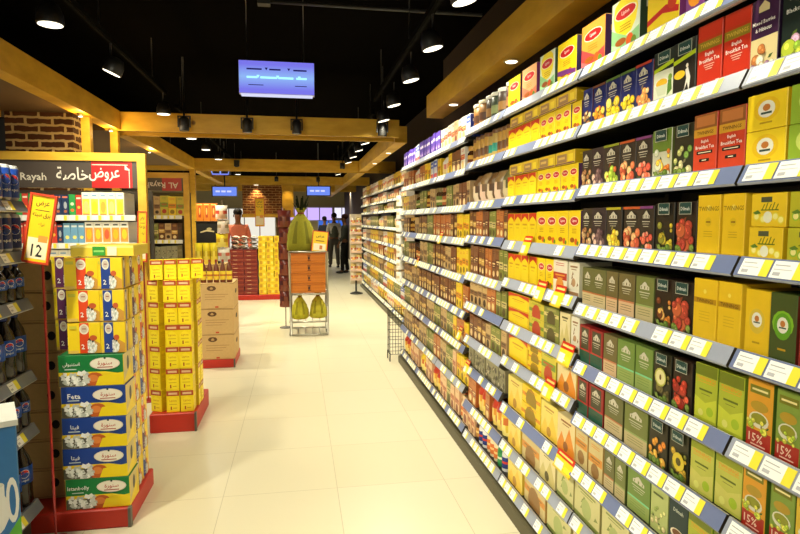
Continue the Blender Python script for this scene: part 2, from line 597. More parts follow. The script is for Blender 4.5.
# name: (label words, body colour, side colour, drawing)
BOX = {
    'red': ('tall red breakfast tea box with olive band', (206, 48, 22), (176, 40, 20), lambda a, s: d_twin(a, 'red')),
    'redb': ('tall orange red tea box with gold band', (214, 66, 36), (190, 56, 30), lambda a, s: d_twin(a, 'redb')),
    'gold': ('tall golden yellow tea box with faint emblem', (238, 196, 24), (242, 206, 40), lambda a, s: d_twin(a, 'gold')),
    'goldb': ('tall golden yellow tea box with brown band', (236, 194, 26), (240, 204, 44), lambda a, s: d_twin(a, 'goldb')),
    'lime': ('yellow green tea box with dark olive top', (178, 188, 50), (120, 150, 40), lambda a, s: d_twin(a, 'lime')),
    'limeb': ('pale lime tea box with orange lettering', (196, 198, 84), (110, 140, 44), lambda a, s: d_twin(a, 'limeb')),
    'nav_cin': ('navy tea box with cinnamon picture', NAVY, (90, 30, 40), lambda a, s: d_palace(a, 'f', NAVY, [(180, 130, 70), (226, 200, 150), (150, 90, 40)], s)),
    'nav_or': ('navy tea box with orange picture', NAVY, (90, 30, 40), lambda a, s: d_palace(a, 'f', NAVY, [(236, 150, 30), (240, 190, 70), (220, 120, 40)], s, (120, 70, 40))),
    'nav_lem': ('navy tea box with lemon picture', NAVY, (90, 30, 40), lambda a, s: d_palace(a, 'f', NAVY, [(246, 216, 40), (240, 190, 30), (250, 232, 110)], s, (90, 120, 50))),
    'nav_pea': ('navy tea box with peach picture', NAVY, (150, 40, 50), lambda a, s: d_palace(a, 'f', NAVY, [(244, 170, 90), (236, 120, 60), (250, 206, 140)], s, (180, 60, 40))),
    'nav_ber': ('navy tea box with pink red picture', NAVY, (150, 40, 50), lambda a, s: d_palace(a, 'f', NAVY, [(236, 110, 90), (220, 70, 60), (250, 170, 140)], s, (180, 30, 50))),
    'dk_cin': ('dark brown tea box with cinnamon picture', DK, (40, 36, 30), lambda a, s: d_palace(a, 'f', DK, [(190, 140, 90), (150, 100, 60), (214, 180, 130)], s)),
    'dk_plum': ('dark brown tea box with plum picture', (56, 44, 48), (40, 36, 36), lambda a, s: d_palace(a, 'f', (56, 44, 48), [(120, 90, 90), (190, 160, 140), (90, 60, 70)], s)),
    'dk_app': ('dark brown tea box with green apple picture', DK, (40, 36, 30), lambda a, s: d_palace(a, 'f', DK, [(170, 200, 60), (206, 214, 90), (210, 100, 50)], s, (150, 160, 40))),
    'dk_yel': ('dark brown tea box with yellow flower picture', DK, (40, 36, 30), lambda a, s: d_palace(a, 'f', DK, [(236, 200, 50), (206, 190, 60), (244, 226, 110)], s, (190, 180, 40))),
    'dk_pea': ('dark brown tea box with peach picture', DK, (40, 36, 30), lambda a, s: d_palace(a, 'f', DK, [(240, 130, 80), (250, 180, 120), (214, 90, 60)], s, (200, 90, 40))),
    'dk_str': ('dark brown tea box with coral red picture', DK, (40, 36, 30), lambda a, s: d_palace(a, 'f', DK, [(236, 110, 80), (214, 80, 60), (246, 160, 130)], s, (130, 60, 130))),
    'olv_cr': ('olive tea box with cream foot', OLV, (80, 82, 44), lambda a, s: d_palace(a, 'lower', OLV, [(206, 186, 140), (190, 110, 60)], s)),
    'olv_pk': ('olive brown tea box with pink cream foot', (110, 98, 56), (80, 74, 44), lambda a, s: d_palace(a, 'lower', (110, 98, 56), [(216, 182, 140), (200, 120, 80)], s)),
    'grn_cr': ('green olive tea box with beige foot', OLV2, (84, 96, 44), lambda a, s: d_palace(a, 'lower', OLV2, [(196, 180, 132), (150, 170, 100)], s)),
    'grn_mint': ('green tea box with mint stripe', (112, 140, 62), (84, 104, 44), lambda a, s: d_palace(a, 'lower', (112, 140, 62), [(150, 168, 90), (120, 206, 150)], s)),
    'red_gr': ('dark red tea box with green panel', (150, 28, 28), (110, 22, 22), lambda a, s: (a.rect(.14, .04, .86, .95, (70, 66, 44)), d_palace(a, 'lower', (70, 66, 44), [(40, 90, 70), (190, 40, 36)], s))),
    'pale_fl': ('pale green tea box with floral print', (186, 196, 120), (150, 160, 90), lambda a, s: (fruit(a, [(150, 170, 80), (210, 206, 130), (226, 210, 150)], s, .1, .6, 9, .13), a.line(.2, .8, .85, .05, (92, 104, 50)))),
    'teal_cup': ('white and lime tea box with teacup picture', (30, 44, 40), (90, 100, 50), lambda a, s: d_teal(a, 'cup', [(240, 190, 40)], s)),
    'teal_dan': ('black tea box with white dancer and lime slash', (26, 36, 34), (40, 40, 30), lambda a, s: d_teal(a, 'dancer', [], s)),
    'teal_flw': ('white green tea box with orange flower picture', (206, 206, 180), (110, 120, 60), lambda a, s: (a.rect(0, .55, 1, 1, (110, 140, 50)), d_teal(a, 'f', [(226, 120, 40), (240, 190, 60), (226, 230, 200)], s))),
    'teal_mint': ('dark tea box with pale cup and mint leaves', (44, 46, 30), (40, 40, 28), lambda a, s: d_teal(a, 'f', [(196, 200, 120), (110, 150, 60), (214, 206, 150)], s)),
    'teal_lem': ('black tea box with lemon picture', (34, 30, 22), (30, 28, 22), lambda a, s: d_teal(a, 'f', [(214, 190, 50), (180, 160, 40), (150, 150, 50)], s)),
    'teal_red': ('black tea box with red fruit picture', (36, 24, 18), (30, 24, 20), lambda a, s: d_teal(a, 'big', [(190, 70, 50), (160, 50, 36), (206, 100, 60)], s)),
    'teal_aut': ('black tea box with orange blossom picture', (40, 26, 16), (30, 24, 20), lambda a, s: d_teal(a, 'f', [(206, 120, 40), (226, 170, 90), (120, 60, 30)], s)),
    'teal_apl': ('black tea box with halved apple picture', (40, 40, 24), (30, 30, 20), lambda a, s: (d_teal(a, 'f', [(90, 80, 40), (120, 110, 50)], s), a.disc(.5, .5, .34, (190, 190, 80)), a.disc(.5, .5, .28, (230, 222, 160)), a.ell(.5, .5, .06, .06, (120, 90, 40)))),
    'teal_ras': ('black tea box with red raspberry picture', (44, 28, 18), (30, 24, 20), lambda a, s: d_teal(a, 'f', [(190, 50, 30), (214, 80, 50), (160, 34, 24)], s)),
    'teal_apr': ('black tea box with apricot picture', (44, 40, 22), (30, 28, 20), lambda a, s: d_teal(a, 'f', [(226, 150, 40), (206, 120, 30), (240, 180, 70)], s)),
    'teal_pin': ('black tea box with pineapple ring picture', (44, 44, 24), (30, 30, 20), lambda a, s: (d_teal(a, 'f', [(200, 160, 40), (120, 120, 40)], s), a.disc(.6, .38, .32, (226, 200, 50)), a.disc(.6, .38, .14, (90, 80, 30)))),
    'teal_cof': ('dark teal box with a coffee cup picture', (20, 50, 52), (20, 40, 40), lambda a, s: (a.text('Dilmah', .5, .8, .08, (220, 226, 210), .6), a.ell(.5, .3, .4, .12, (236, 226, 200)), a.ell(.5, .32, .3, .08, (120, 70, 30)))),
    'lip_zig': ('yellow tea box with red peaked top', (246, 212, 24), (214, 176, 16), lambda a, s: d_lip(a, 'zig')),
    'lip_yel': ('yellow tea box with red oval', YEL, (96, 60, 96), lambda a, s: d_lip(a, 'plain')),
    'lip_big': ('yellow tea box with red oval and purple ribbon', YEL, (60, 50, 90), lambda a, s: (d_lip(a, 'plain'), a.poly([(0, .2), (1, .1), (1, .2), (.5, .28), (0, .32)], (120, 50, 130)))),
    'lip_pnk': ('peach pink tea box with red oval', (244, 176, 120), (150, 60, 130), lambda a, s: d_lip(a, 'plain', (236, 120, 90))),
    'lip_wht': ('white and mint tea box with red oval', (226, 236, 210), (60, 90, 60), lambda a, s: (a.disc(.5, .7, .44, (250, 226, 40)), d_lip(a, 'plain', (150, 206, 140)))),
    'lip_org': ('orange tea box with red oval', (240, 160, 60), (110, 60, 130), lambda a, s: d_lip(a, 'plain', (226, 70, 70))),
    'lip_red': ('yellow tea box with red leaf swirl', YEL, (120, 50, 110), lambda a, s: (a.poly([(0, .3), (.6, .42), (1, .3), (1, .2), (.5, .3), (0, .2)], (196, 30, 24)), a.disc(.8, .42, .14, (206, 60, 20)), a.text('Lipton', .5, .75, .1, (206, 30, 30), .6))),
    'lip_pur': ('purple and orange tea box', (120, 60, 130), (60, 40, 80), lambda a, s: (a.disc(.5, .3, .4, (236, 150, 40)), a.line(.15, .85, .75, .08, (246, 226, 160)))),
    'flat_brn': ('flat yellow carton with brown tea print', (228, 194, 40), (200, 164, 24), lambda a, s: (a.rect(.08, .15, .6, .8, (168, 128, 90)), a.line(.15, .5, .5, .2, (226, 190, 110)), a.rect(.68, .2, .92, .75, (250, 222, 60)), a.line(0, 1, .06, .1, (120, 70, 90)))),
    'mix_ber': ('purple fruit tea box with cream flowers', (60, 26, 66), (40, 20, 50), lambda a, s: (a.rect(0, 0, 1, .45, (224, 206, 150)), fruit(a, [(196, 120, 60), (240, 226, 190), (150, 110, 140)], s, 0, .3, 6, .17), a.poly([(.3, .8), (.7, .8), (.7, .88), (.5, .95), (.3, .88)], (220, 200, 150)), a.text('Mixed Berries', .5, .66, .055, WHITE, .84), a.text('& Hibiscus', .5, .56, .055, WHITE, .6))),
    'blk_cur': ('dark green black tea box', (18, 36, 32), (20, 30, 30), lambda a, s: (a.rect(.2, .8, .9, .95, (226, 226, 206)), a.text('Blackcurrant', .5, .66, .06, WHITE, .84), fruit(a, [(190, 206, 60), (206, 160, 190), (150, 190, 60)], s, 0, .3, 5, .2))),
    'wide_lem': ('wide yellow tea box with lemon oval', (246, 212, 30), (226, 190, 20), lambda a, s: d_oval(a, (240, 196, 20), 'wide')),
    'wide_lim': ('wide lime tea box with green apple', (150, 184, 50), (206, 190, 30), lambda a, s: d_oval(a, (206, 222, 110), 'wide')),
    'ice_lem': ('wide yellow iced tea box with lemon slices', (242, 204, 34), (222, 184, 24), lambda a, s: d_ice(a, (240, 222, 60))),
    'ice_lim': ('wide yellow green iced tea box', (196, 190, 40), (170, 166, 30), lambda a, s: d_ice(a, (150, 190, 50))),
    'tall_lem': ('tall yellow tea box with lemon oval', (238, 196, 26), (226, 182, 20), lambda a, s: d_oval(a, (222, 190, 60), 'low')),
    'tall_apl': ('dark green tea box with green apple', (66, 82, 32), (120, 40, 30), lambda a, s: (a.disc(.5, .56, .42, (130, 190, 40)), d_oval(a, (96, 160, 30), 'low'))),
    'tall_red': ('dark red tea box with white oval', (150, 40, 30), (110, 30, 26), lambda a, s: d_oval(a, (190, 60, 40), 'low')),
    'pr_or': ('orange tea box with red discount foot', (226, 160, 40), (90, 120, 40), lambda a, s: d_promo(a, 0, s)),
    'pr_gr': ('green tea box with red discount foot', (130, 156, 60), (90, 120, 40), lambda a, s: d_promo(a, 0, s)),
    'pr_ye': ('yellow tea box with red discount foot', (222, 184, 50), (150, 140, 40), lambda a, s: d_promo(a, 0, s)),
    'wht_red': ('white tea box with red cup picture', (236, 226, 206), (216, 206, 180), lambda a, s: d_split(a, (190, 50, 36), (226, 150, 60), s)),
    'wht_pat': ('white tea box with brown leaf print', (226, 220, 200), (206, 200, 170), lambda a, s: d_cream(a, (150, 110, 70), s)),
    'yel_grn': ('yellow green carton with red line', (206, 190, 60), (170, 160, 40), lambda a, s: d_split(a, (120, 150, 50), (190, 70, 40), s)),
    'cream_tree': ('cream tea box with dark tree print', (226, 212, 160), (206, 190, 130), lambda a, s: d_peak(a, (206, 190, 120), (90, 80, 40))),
    'cream_or': ('cream tea box with orange peak', (226, 206, 150), (230, 180, 60), lambda a, s: d_peak(a, (226, 140, 40), (150, 90, 40))),
    'cream_yel': ('pale yellow tea box with peaks', (234, 214, 110), (214, 180, 60), lambda a, s: d_peak(a, (240, 200, 70), (190, 140, 50))),
    'yel_peak': ('big yellow carton with red peaked top', (236, 200, 40), (206, 160, 40), lambda a, s: d_lip(a, 'zig')),
    'cream_gr': ('pale olive tea box with leaf print', (206, 200, 140), (170, 160, 100), lambda a, s: d_cream(a, (130, 140, 70), s)),
    'bei_or': ('beige tea box with orange foot', (206, 186, 130), (190, 150, 80), lambda a, s: d_split(a, (214, 140, 50), (150, 110, 60), s)),
    # far bays
    'cof_brn': ('brown coffee carton with gold band', (110, 66, 34), (80, 50, 28), lambda a, s: d_split(a, (206, 160, 70), (236, 214, 150), s)),
    'cof_red': ('red brown coffee carton', (128, 80, 46), (110, 46, 28), lambda a, s: d_split(a, (90, 46, 26), (236, 206, 150), s)),
    'cof_bei': ('beige coffee carton with dark cup', (198, 166, 112), (170, 140, 100), lambda a, s: d_split(a, (136, 96, 60), (70, 46, 30), s)),
    'cof_yel': ('yellow coffee carton with orange print', (240, 206, 40), (206, 170, 30), lambda a, s: d_split(a, (226, 140, 30), (150, 120, 20), s)),
    'cof_grn': ('olive green coffee carton', (130, 134, 60), (96, 100, 44), lambda a, s: d_split(a, (214, 196, 130), (90, 80, 40), s)),
    'cof_org': ('orange coffee carton', (192, 118, 56), (170, 90, 40), lambda a, s: d_split(a, (150, 66, 34), (244, 220, 160), s)),
    'cof_pat': ('grey carton with dark coffee bean print', (150, 144, 112), (120, 112, 84), lambda a, s: fruit(a, [(96, 88, 60), (60, 54, 40), (190, 180, 150)], s, .05, .8, 12, .13)),
    'choc_pur': ('purple chocolate powder carton', (78, 52, 150), (50, 30, 110), lambda a, s: (a.line(.15, .85, .68, .14, (236, 230, 240)), a.disc(.5, .28, .28, (150, 110, 200)), a.disc(.4, .24, .14, (236, 226, 236)))),
    'milk_wht': ('white milk powder carton with red print', (232, 226, 210), (206, 200, 190), lambda a, s: d_split(a, (206, 60, 50), (240, 200, 120), s)),
    'milk_blu': ('blue and white milk powder carton', (226, 226, 226), (30, 60, 160), lambda a, s: (a.rect(0, .0, 1, .3, (206, 90, 80)), a.rect(0, .62, 1, .95, (60, 90, 190)), a.line(.2, .8, .78, .08, WHITE))),
    'pale_pk': ('pale peach carton with brown print', (232, 196, 150), (206, 160, 120), lambda a, s: d_split(a, (206, 130, 90), (150, 80, 50), s)),
}
_mesh = {}


def box_mesh(key, w, d, h, seed=0):
    k = (key, round(w, 3), round(d, 3), round(h, 3), seed % 3)
    if k not in _mesh:
        _, body, side, draw = BOX[key]
        mb = MB()
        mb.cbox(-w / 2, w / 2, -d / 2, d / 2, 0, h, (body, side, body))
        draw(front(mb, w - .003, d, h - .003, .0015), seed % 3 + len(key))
        a = right(mb, w, d - .003, h - .003, .0015)
        a.line(.15, .85, .72, .12, body); a.line(.2, .8, .5, .03, body); a.line(.2, .8, .42, .03, body)
        _mesh[k] = mb.to_mesh('carton', CARTON)
    return _mesh[k]


# round goods: part name -> (mesh, material) at unit size
def jar_parts(glass, lid, lab, lab2):
    k = ('jar', glass, lid, lab)
    if k not in _mesh:
        b = MB(); b.lathe([(.40, 0, glass), (.46, .04, glass), (.46, .68, glass), (.36, .78, glass), (.34, .82, glass)], 12)
        l = MB(); l.lathe([(.40, .80, lid), (.41, .82, lid), (.41, .97, lid), (.38, 1.0, lid)], 12)
        t = MB(); t.lathe([(.468, .16, lab), (.468, .3, lab2), (.468, .42, lab), (.468, .6, lab)], 12)
        _mesh[k] = [('glass_body', b.to_mesh('glass_body', GLASSY)), ('screw_lid', l.to_mesh('screw_lid', PLASTIC)), ('paper_label', t.to_mesh('paper_label', MATTE))]
    return _mesh[k]


def tin_parts(body, lid, band):
    k = ('tin', body, lid, band)
    if k not in _mesh:
        b = MB(); b.lathe([(.46, 0, body), (.47, .02, body), (.47, .22, band), (.47, .52, body), (.47, .86, body)], 16)
        l = MB(); l.lathe([(.485, .855, lid), (.49, .865, lid), (.49, .985, lid), (.46, 1.0, lid)], 16)
        _mesh[k] = [('tin_body', b.to_mesh('tin_body', PAINT)), ('lid', l.to_mesh('lid', PLASTIC))]
    return _mesh[k]


def bottle_parts(body, cap, lab, lab2):
    k = ('bottle', body, cap, lab)
    if k not in _mesh:
        b = MB(); b.lathe([(.40, 0, body), (.46, .03, body), (.46, .55, body), (.40, .66, body), (.2, .82, body), (.17, .9, body)], 12)
        c = MB(); c.lathe([(.2, .9, cap), (.21, .91, cap), (.21, .99, cap), (.18, 1.0, cap)], 12)
        t = MB(); t.lathe([(.468, .12, lab), (.468, .28, lab2), (.468, .36, lab), (.468, .5, lab)], 12)
        _mesh[k] = [('bottle_body', b.to_mesh('bottle_body', PLASTIC)), ('cap', c.to_mesh('cap', PLASTIC)), ('paper_label', t.to_mesh('paper_label', MATTE))]
    return _mesh[k]


def bag_mesh(col, band, pic, seed):
    k = ('bag', col, band, pic, seed % 2)
    if k not in _mesh:
        mb = MB()
        V, F, Cc = [], [], []
        nx, nz = 6, 8
        for side in (-1, 1):
            for j in range(nz + 1):
                for i in range(nx + 1):
                    u, v = i / nx, j / nz
                    bulge = (math.sin(PI * u) ** .6 if 0 < u < 1 else 0) * (1 - .75 * max(0, (v - .72) / .28)) * (.6 + .4 * min(1, v * 5) if v > 0 else .8)
                    wv = 1 - .05 * math.sin(PI * v) + (.03 if v > .9 else 0)
                    V.append(((u - .5) * wv, side * .5 * bulge, v))
        W = (nx + 1) * (nz + 1)
        for sgn in (0, 1):
            for j in range(nz):
                for i in range(nx):
                    q = [sgn * W + j * (nx + 1) + i, sgn * W + j * (nx + 1) + i + 1, sgn * W + (j + 1) * (nx + 1) + i + 1, sgn * W + (j + 1) * (nx + 1) + i]
                    F.append(tuple(q if sgn == 0 else q[::-1]))
                    c = col
                    if j in (3, 4): c = band
                    if j < 5 and abs(i - 2.5) < 2.9 - .55 * j: c = pic
                    Cc.append(c)
        mb.mesh_part(V, F, Cc, True)
        _mesh[k] = mb.to_mesh('foil_bag', FOIL)
    return _mesh[k]


ROUND = {
    'can_gold': ('coffee_canister', 'slim gold canister with brown label', lambda: tin_parts((196, 150, 66), (110, 72, 34), (104, 66, 30))),
    'can_teal': ('coffee_canister', 'slim gold canister with teal label', lambda: tin_parts((190, 160, 84), (110, 72, 34), (40, 150, 130))),
    'jar_gold': ('instant_coffee_jar', 'gold lidded coffee jar', lambda: jar_parts((70, 40, 18), (200, 150, 60), (206, 160, 70), (120, 60, 30))),
    'jar_brn': ('instant_coffee_jar', 'brown coffee jar with dark lid', lambda: jar_parts((84, 46, 22), (60, 34, 20), (190, 120, 60), (236, 206, 140))),
    'jar_red': ('instant_coffee_jar', 'brown coffee jar with red label', lambda: jar_parts((80, 44, 22), (150, 90, 40), (172, 96, 50), (226, 190, 120))),
    'jar_grn': ('instant_coffee_jar', 'brown coffee jar with green label', lambda: jar_parts((74, 50, 26), (120, 100, 50), (110, 130, 60), (226, 206, 150))),
    'jar_or': ('instant_coffee_jar', 'brown coffee jar with orange label', lambda: jar_parts((90, 50, 22), (160, 100, 40), (226, 130, 40), (246, 214, 130))),
    'tin_dk': ('coffee_canister', 'dark brown canister with white lid', lambda: tin_parts((66, 50, 36), (232, 228, 216), (150, 110, 60))),
    'tin_grn': ('coffee_canister', 'dark green canister with white lid', lambda: tin_parts((50, 62, 44), (226, 222, 210), (130, 140, 90))),
    'tin_red': ('coffee_canister', 'maroon canister with white lid', lambda: tin_parts((88, 40, 34), (232, 228, 216), (190, 130, 80))),
    'tin_gold': ('coffee_canister', 'gold brown canister with pale lid', lambda: tin_parts((150, 104, 46), (226, 216, 190), (86, 50, 26))),
    'bot_blu': ('squeeze_bottle', 'white bottle with blue label', lambda: bottle_parts((226, 226, 222), (40, 50, 110), (44, 60, 130), (200, 60, 50))),
    'bot_red': ('squeeze_bottle', 'cream bottle with orange red label', lambda: bottle_parts((232, 214, 170), (206, 90, 50), (222, 120, 60), (240, 200, 130))),
    'bot_grn': ('squeeze_bottle', 'green bottle with pale label', lambda: bottle_parts((40, 130, 70), (226, 226, 214), (70, 150, 90), (226, 230, 200))),
    'bot_brn': ('squeeze_bottle', 'dark bottle with gold label', lambda: bottle_parts((70, 44, 30), (226, 214, 190), (196, 140, 70), (240, 210, 140))),
}
BAGS = {
    'bag_brn': ('brown coffee bag with cream picture', (116, 84, 46), (90, 60, 34), (236, 214, 180)),
    'bag_pnk': ('tan coffee bag with pale peak', (150, 120, 76), (120, 90, 56), (240, 206, 180)),
    'bag_grn': ('olive coffee bag with pale peak', (120, 112, 66), (90, 86, 50), (214, 196, 150)),
    'bag_yel': ('yellow snack bag with orange band', (232, 196, 50), (206, 110, 40), (246, 226, 130)),
    'bag_red': ('red snack bag with yellow picture', (190, 60, 40), (220, 150, 50), (240, 210, 110)),
    'bag_wht': ('white foil bag with pink band', (232, 224, 214), (214, 130, 120), (236, 206, 130)),
}


def put(key, loc, rz, w, d, h, label, group, cat=None, lean=0.0, seed=0, far=False):
    """Sets one product down: a carton, a bag, or a round pack with its parts."""
    if key in BOX:
        nm = 'tea_box' if 'tea' in BOX[key][0] else 'coffee_carton' if key[:3] == 'cof' else 'powder_carton' if key[:4] in ('milk', 'choc') else 'grocery_carton'
        nm = 'grocery_carton' if far else nm
        o = link(nm, box_mesh(key, w, d, h, seed))
        tag(o, label, cat or 'box', group)
    elif key in BAGS:
        o = link('foil_bag', bag_mesh(*BAGS[key][1:], seed))
        o.scale = (w, d, h)
        tag(o, label, cat or 'bag', group)
    else:
        nm, _, fn = ROUND[key]
        o = thing(nm, label, cat or nm.split('_')[-1], group=group)
        o.scale = (w, w, h)
        for pn, me in fn():
            link(pn, me, o)
    o.location = loc
    o.rotation_euler = (0, lean, rz)
    return o


def words_of(key):
    return BOX[key][0] if key in BOX else BAGS[key][0] if key in BAGS else ROUND[key][1]


ORD = 'first second third fourth fifth sixth seventh eighth ninth tenth eleventh twelfth thirteenth fourteenth fifteenth sixteenth seventeenth eighteenth nineteenth twentieth'.split()


# ================================================================== THE ROOM
def plane_box(name, x0, x1, y0, y1, z0, z1, mat, col=None):
    mb = MB(); mb.box(x0, x1, y0, y1, z0, z1, col or (128, 128, 128))
    return struct(mb.build(name, mat))


plane_box('floor', -9, 6, -6, 27, -.1, 0, floor_mat())
DARK = printed('black_paint', .9, spec=.0)
plane_box('ceiling', -9, 6, -6, 27, 3.42, 3.5, DARK, (15, 13, 11))
plane_box('wall_right', 1.66, 1.8, -6, 6.6, 0, 3.42, MATTE, (66, 50, 34))
plane_box('wall_right', 2.06, 2.2, 6.6, 27, 0, 3.42, MATTE, (66, 50, 34))
plane_box('wall_back', -9, 6, 26.2, 26.4, 0, 3.42, MATTE, (176, 160, 120))
SOFF = (112, 88, 58)
plane_box('trim_1', -6, -2.02, 1, 6.98, 2.66, 2.74, MATTE, SOFF)       # lowered brown soffit over the side aisle
plane_box('trim_2', -6, -2.02, 7.46, 12, 2.66, 2.74, MATTE, SOFF)


def board(name, x0, x1, y0, y1, z0, z1):
    mb = MB(); mb.box(x0, x1, y0, y1, z0, z1, (200, 150, 50))
    return struct(mb.build(name, WOOD))


# yellow timber frame under the ceiling: long beams along the aisle, U-shaped cross beams
board('beam', -2.06, -1.93, -3, 6.98, 2.6, 2.81)
board('beam', -2.1, -1.97, 7.46, 11.9, 2.6, 2.81)
board('beam', -2.1, -1.97, 12.36, 16.3, 2.6, 2.81)
board('beam', 1.255, 1.42, -3, 5.65, 2.6, 2.81)
board('beam', 1.24, 1.40, 7.46, 11.9, 2.6, 2.81)
board('beam', 1.26, 1.42, 12.36, 25, 2.6, 2.81)
board('beam', -2.93, -2.82, 1, 6.3, 2.6, 2.66)
for yb in (7.02, 11.94, 16.4, 20.2):
    x0, x1 = (-2.1, 1.22) if yb < 8 else (-4.5, 2.0)
    board('beam', x0, x1, yb, yb + .04, 2.6, 2.81)
    board('beam', x0, x1, yb + .38, yb + .42, 2.6, 2.81)
    plane_box('beam', x0, x1, yb + .04, yb + .38, 2.645, 2.7, MATTE, (84, 64, 36))

BRICK = brick_mat('old_brick', .24, .075, (92, 56, 32), (70, 42, 26), (196, 172, 120), .014)
BRICK2 = brick_mat('small_brick', .2, .07, (124, 70, 36), (92, 50, 30), (170, 130, 80), .012)


def plain(name, x0, x1, y0, y1, z0, z1, mat, col=(128, 128, 128)):
    mb = MB(); mb.box(x0, x1, y0, y1, z0, z1, col)
    return struct(mb.build(name, mat))


plain('pillar', -2.80, -2.19, 6.32, 6.86, 0, 2.66, BRICK)
plain('wall_brick', -1.54, -.46, 17.0, 17.7, 1.78, 2.6, BRICK2)
plain('wall_brick', -.44, -.12, 17.1, 17.7, 1.78, 2.6, WOOD)
plain('beam', -1.57, -.1, 16.95, 17.72, 1.69, 1.778, WOOD)
plain('pillar', -.62, -.3, 17.2, 17.6, 0, 1.69, MATTE, (96, 70, 44))
for y in (6.16, 7.05):
    board('pillar', -2.06, -1.98, y, y + .08, 0, 2.6)
board('pillar', -2.08, -1.98, 12.0, 12.1, 0, 2.6)


# ================================================================== RIGHT-HAND SHELVING
XL = 1.12            # front edge of the price rails
H0 = CAM_H
_f = Vector((math.sin(YAW) * math.cos(PITCH), math.cos(YAW) * math.cos(PITCH), -math.sin(PITCH)))
_r = Vector((math.cos(YAW), -math.sin(YAW), 0))


def y_at(px, X, z):
    """Distance along the aisle at which the line of sight through picture column px meets the plane x = X at height z."""
    t = (px - 400) / FPX
    a = _r.y - t * _f.y
    b = _r.x * X - t * (_f.x * X + _f.z * (z - H0))
    return -b / a


RAILG, RAILB = (150, 156, 172), (108, 120, 158)
TICK, TICKY = (246, 246, 242), (240, 224, 66)


def shelving_bay(y0, y1, zs, label, X=XL, back=1.62, tickets=None, dark=(58, 52, 42), pitch=.083, seed=0, white_rows=(), top=2.42):
    """One bay of wall shelving: uprights, back panel, kick plate and shelves that each carry a price rail with tickets."""
    rn = random.Random(seed)
    t = thing('shelving_bay', label, 'shelving', ((X + back) / 2, (y0 + y1) / 2, 0), 0, 'bays of the long wall shelving')
    cx, cy = (X + back) / 2, (y0 + y1) / 2

    def loc(mb, name, mat, par=t):
        mb.v = [(p[0] - cx, p[1] - cy, p[2]) for p in mb.v]
        return mb.build(name, mat, par)
    m = MB(); m.box(back - .03, back, y0 + .001, y1 - .001, .08, top, (84, 74, 54)); loc(m, 'back_panel', PAINT)
    for y in (y0, y1):
        m = MB(); m.box(back - .09, back - .03, y - (.022 if y == y1 else 0), y + (.022 if y == y0 else 0), 0, top, dark); loc(m, 'upright', PAINT)
    m = MB(); m.box(X - .02, X + .03, y0 + .001, y1 - .001, 0, .075, (74, 68, 42)); loc(m, 'kick_plate', PAINT)
    for r, z in enumerate(zs):
        m = MB(); m.box(X + .03, back - .032, y0 + .003, y1 - .003, z + .02, z + .042, (40, 38, 34))
        sh = loc(m, 'shelf', PAINT)
        m = MB()                                   # slanted rail with rounded lips
        g = .005
        P = [(X + .032, z + .05), (X + .024, z + .052), (X, z + .004), (X + .004, z - .002), (X + .032, z + .004)]
        for i in range(5):
            a, b = P[i], P[(i + 1) % 5]
            m.face([(a[0], y0 + g, a[1]), (a[0], y1 - g, a[1]), (b[0], y1 - g, b[1]), (b[0], y0 + g, b[1])],
                   (206, 206, 204) if i in (0, 3) else RAILB if i == 1 and rn.random() < .6 else RAILG)
        m.face([(p[0], y0 + g, p[1]) for p in P], dark); m.face([(p[0], y1 - g, p[1]) for p in P[::-1]], dark)
        rail = loc(m, 'price_rail', PLASTIC, sh)
        if tickets is not None:                    # tickets slid into the rail
            y = y1 - .02
            frac = tickets if r not in white_rows else .96
            d = Vector((-.024, 0, -.048)); o = Vector((X + .024, 0, z + .052)); n = Vector((-.9, 0, .44)) * .0012
            while y - pitch > y0 + .01:
                if rn.random() < frac:
                    q = MB()
                    a = Art(q, o + n + Vector((0, y, 0)) + d * .93, (0, -1, 0), (-d).normalized(), pitch * .97, .045)
                    a.rect(0, 0, .69, 1, TICK); a.rect(.69, 0, .97, 1, TICKY)
                    a.line(.06, .5, .75, .06, (176, 176, 176)); a.line(.06, .6, .5, .05, (196, 196, 196)); a.rect(.08, .14, .3, .34, (186, 186, 190))
                    loc(q, 'price_ticket', PLASTIC, sh)
                y -= pitch
    return t


ZA = [2.165, 1.937, 1.692, 1.455, 1.21, .968, .747, .52, .30, .085]
ZC = [2.165, 1.937, 1.68, 1.44, 1.231, .989, .789, .515, .298, .085]
ZD = [2.165, 1.937, 1.672, 1.45, 1.199, .995, .76, .559, .30, .085]
ZE = [2.13, 1.912, 1.658, 1.426, 1.164, .912, .666, .384, .10]
BAY = ['nearest', 'second', 'third', 'fourth', 'fifth', 'sixth', 'seventh']
BY = [(.40, 1.345), (1.345, 2.235), (2.235, 3.115), (3.115, 3.86), (3.86, 4.70), (4.70, 5.55), (5.55, 6.39)]
BL = ['nearest bay of the long wall shelving, cut off by the picture edge',
      'second bay along the wall shelving, full of dark palace tea boxes',
      'third bay along the wall shelving, with the yellow tea boxes',
      'fourth bay along the wall shelving, with white lidded canisters on top',
      'fifth bay along the wall shelving, with milk powder cartons on top',
      'sixth bay along the wall shelving, with purple chocolate cartons on top',
      'seventh bay of the wall shelving, ending at the wire basket rack']
for i, (y0, y1) in enumerate(BY):
    shelving_bay(y0, y1, [ZA, ZA, ZC, ZD, ZE, ZE, ZE][i], BL[i], tickets=[.97, .86, .62, .72, .72, .72, .6][i], seed=i, white_rows=[(), (1, 2), (), (), (), (), ()][i], pitch=[.1, .088, .083, .08, .08, .08, .08][i])


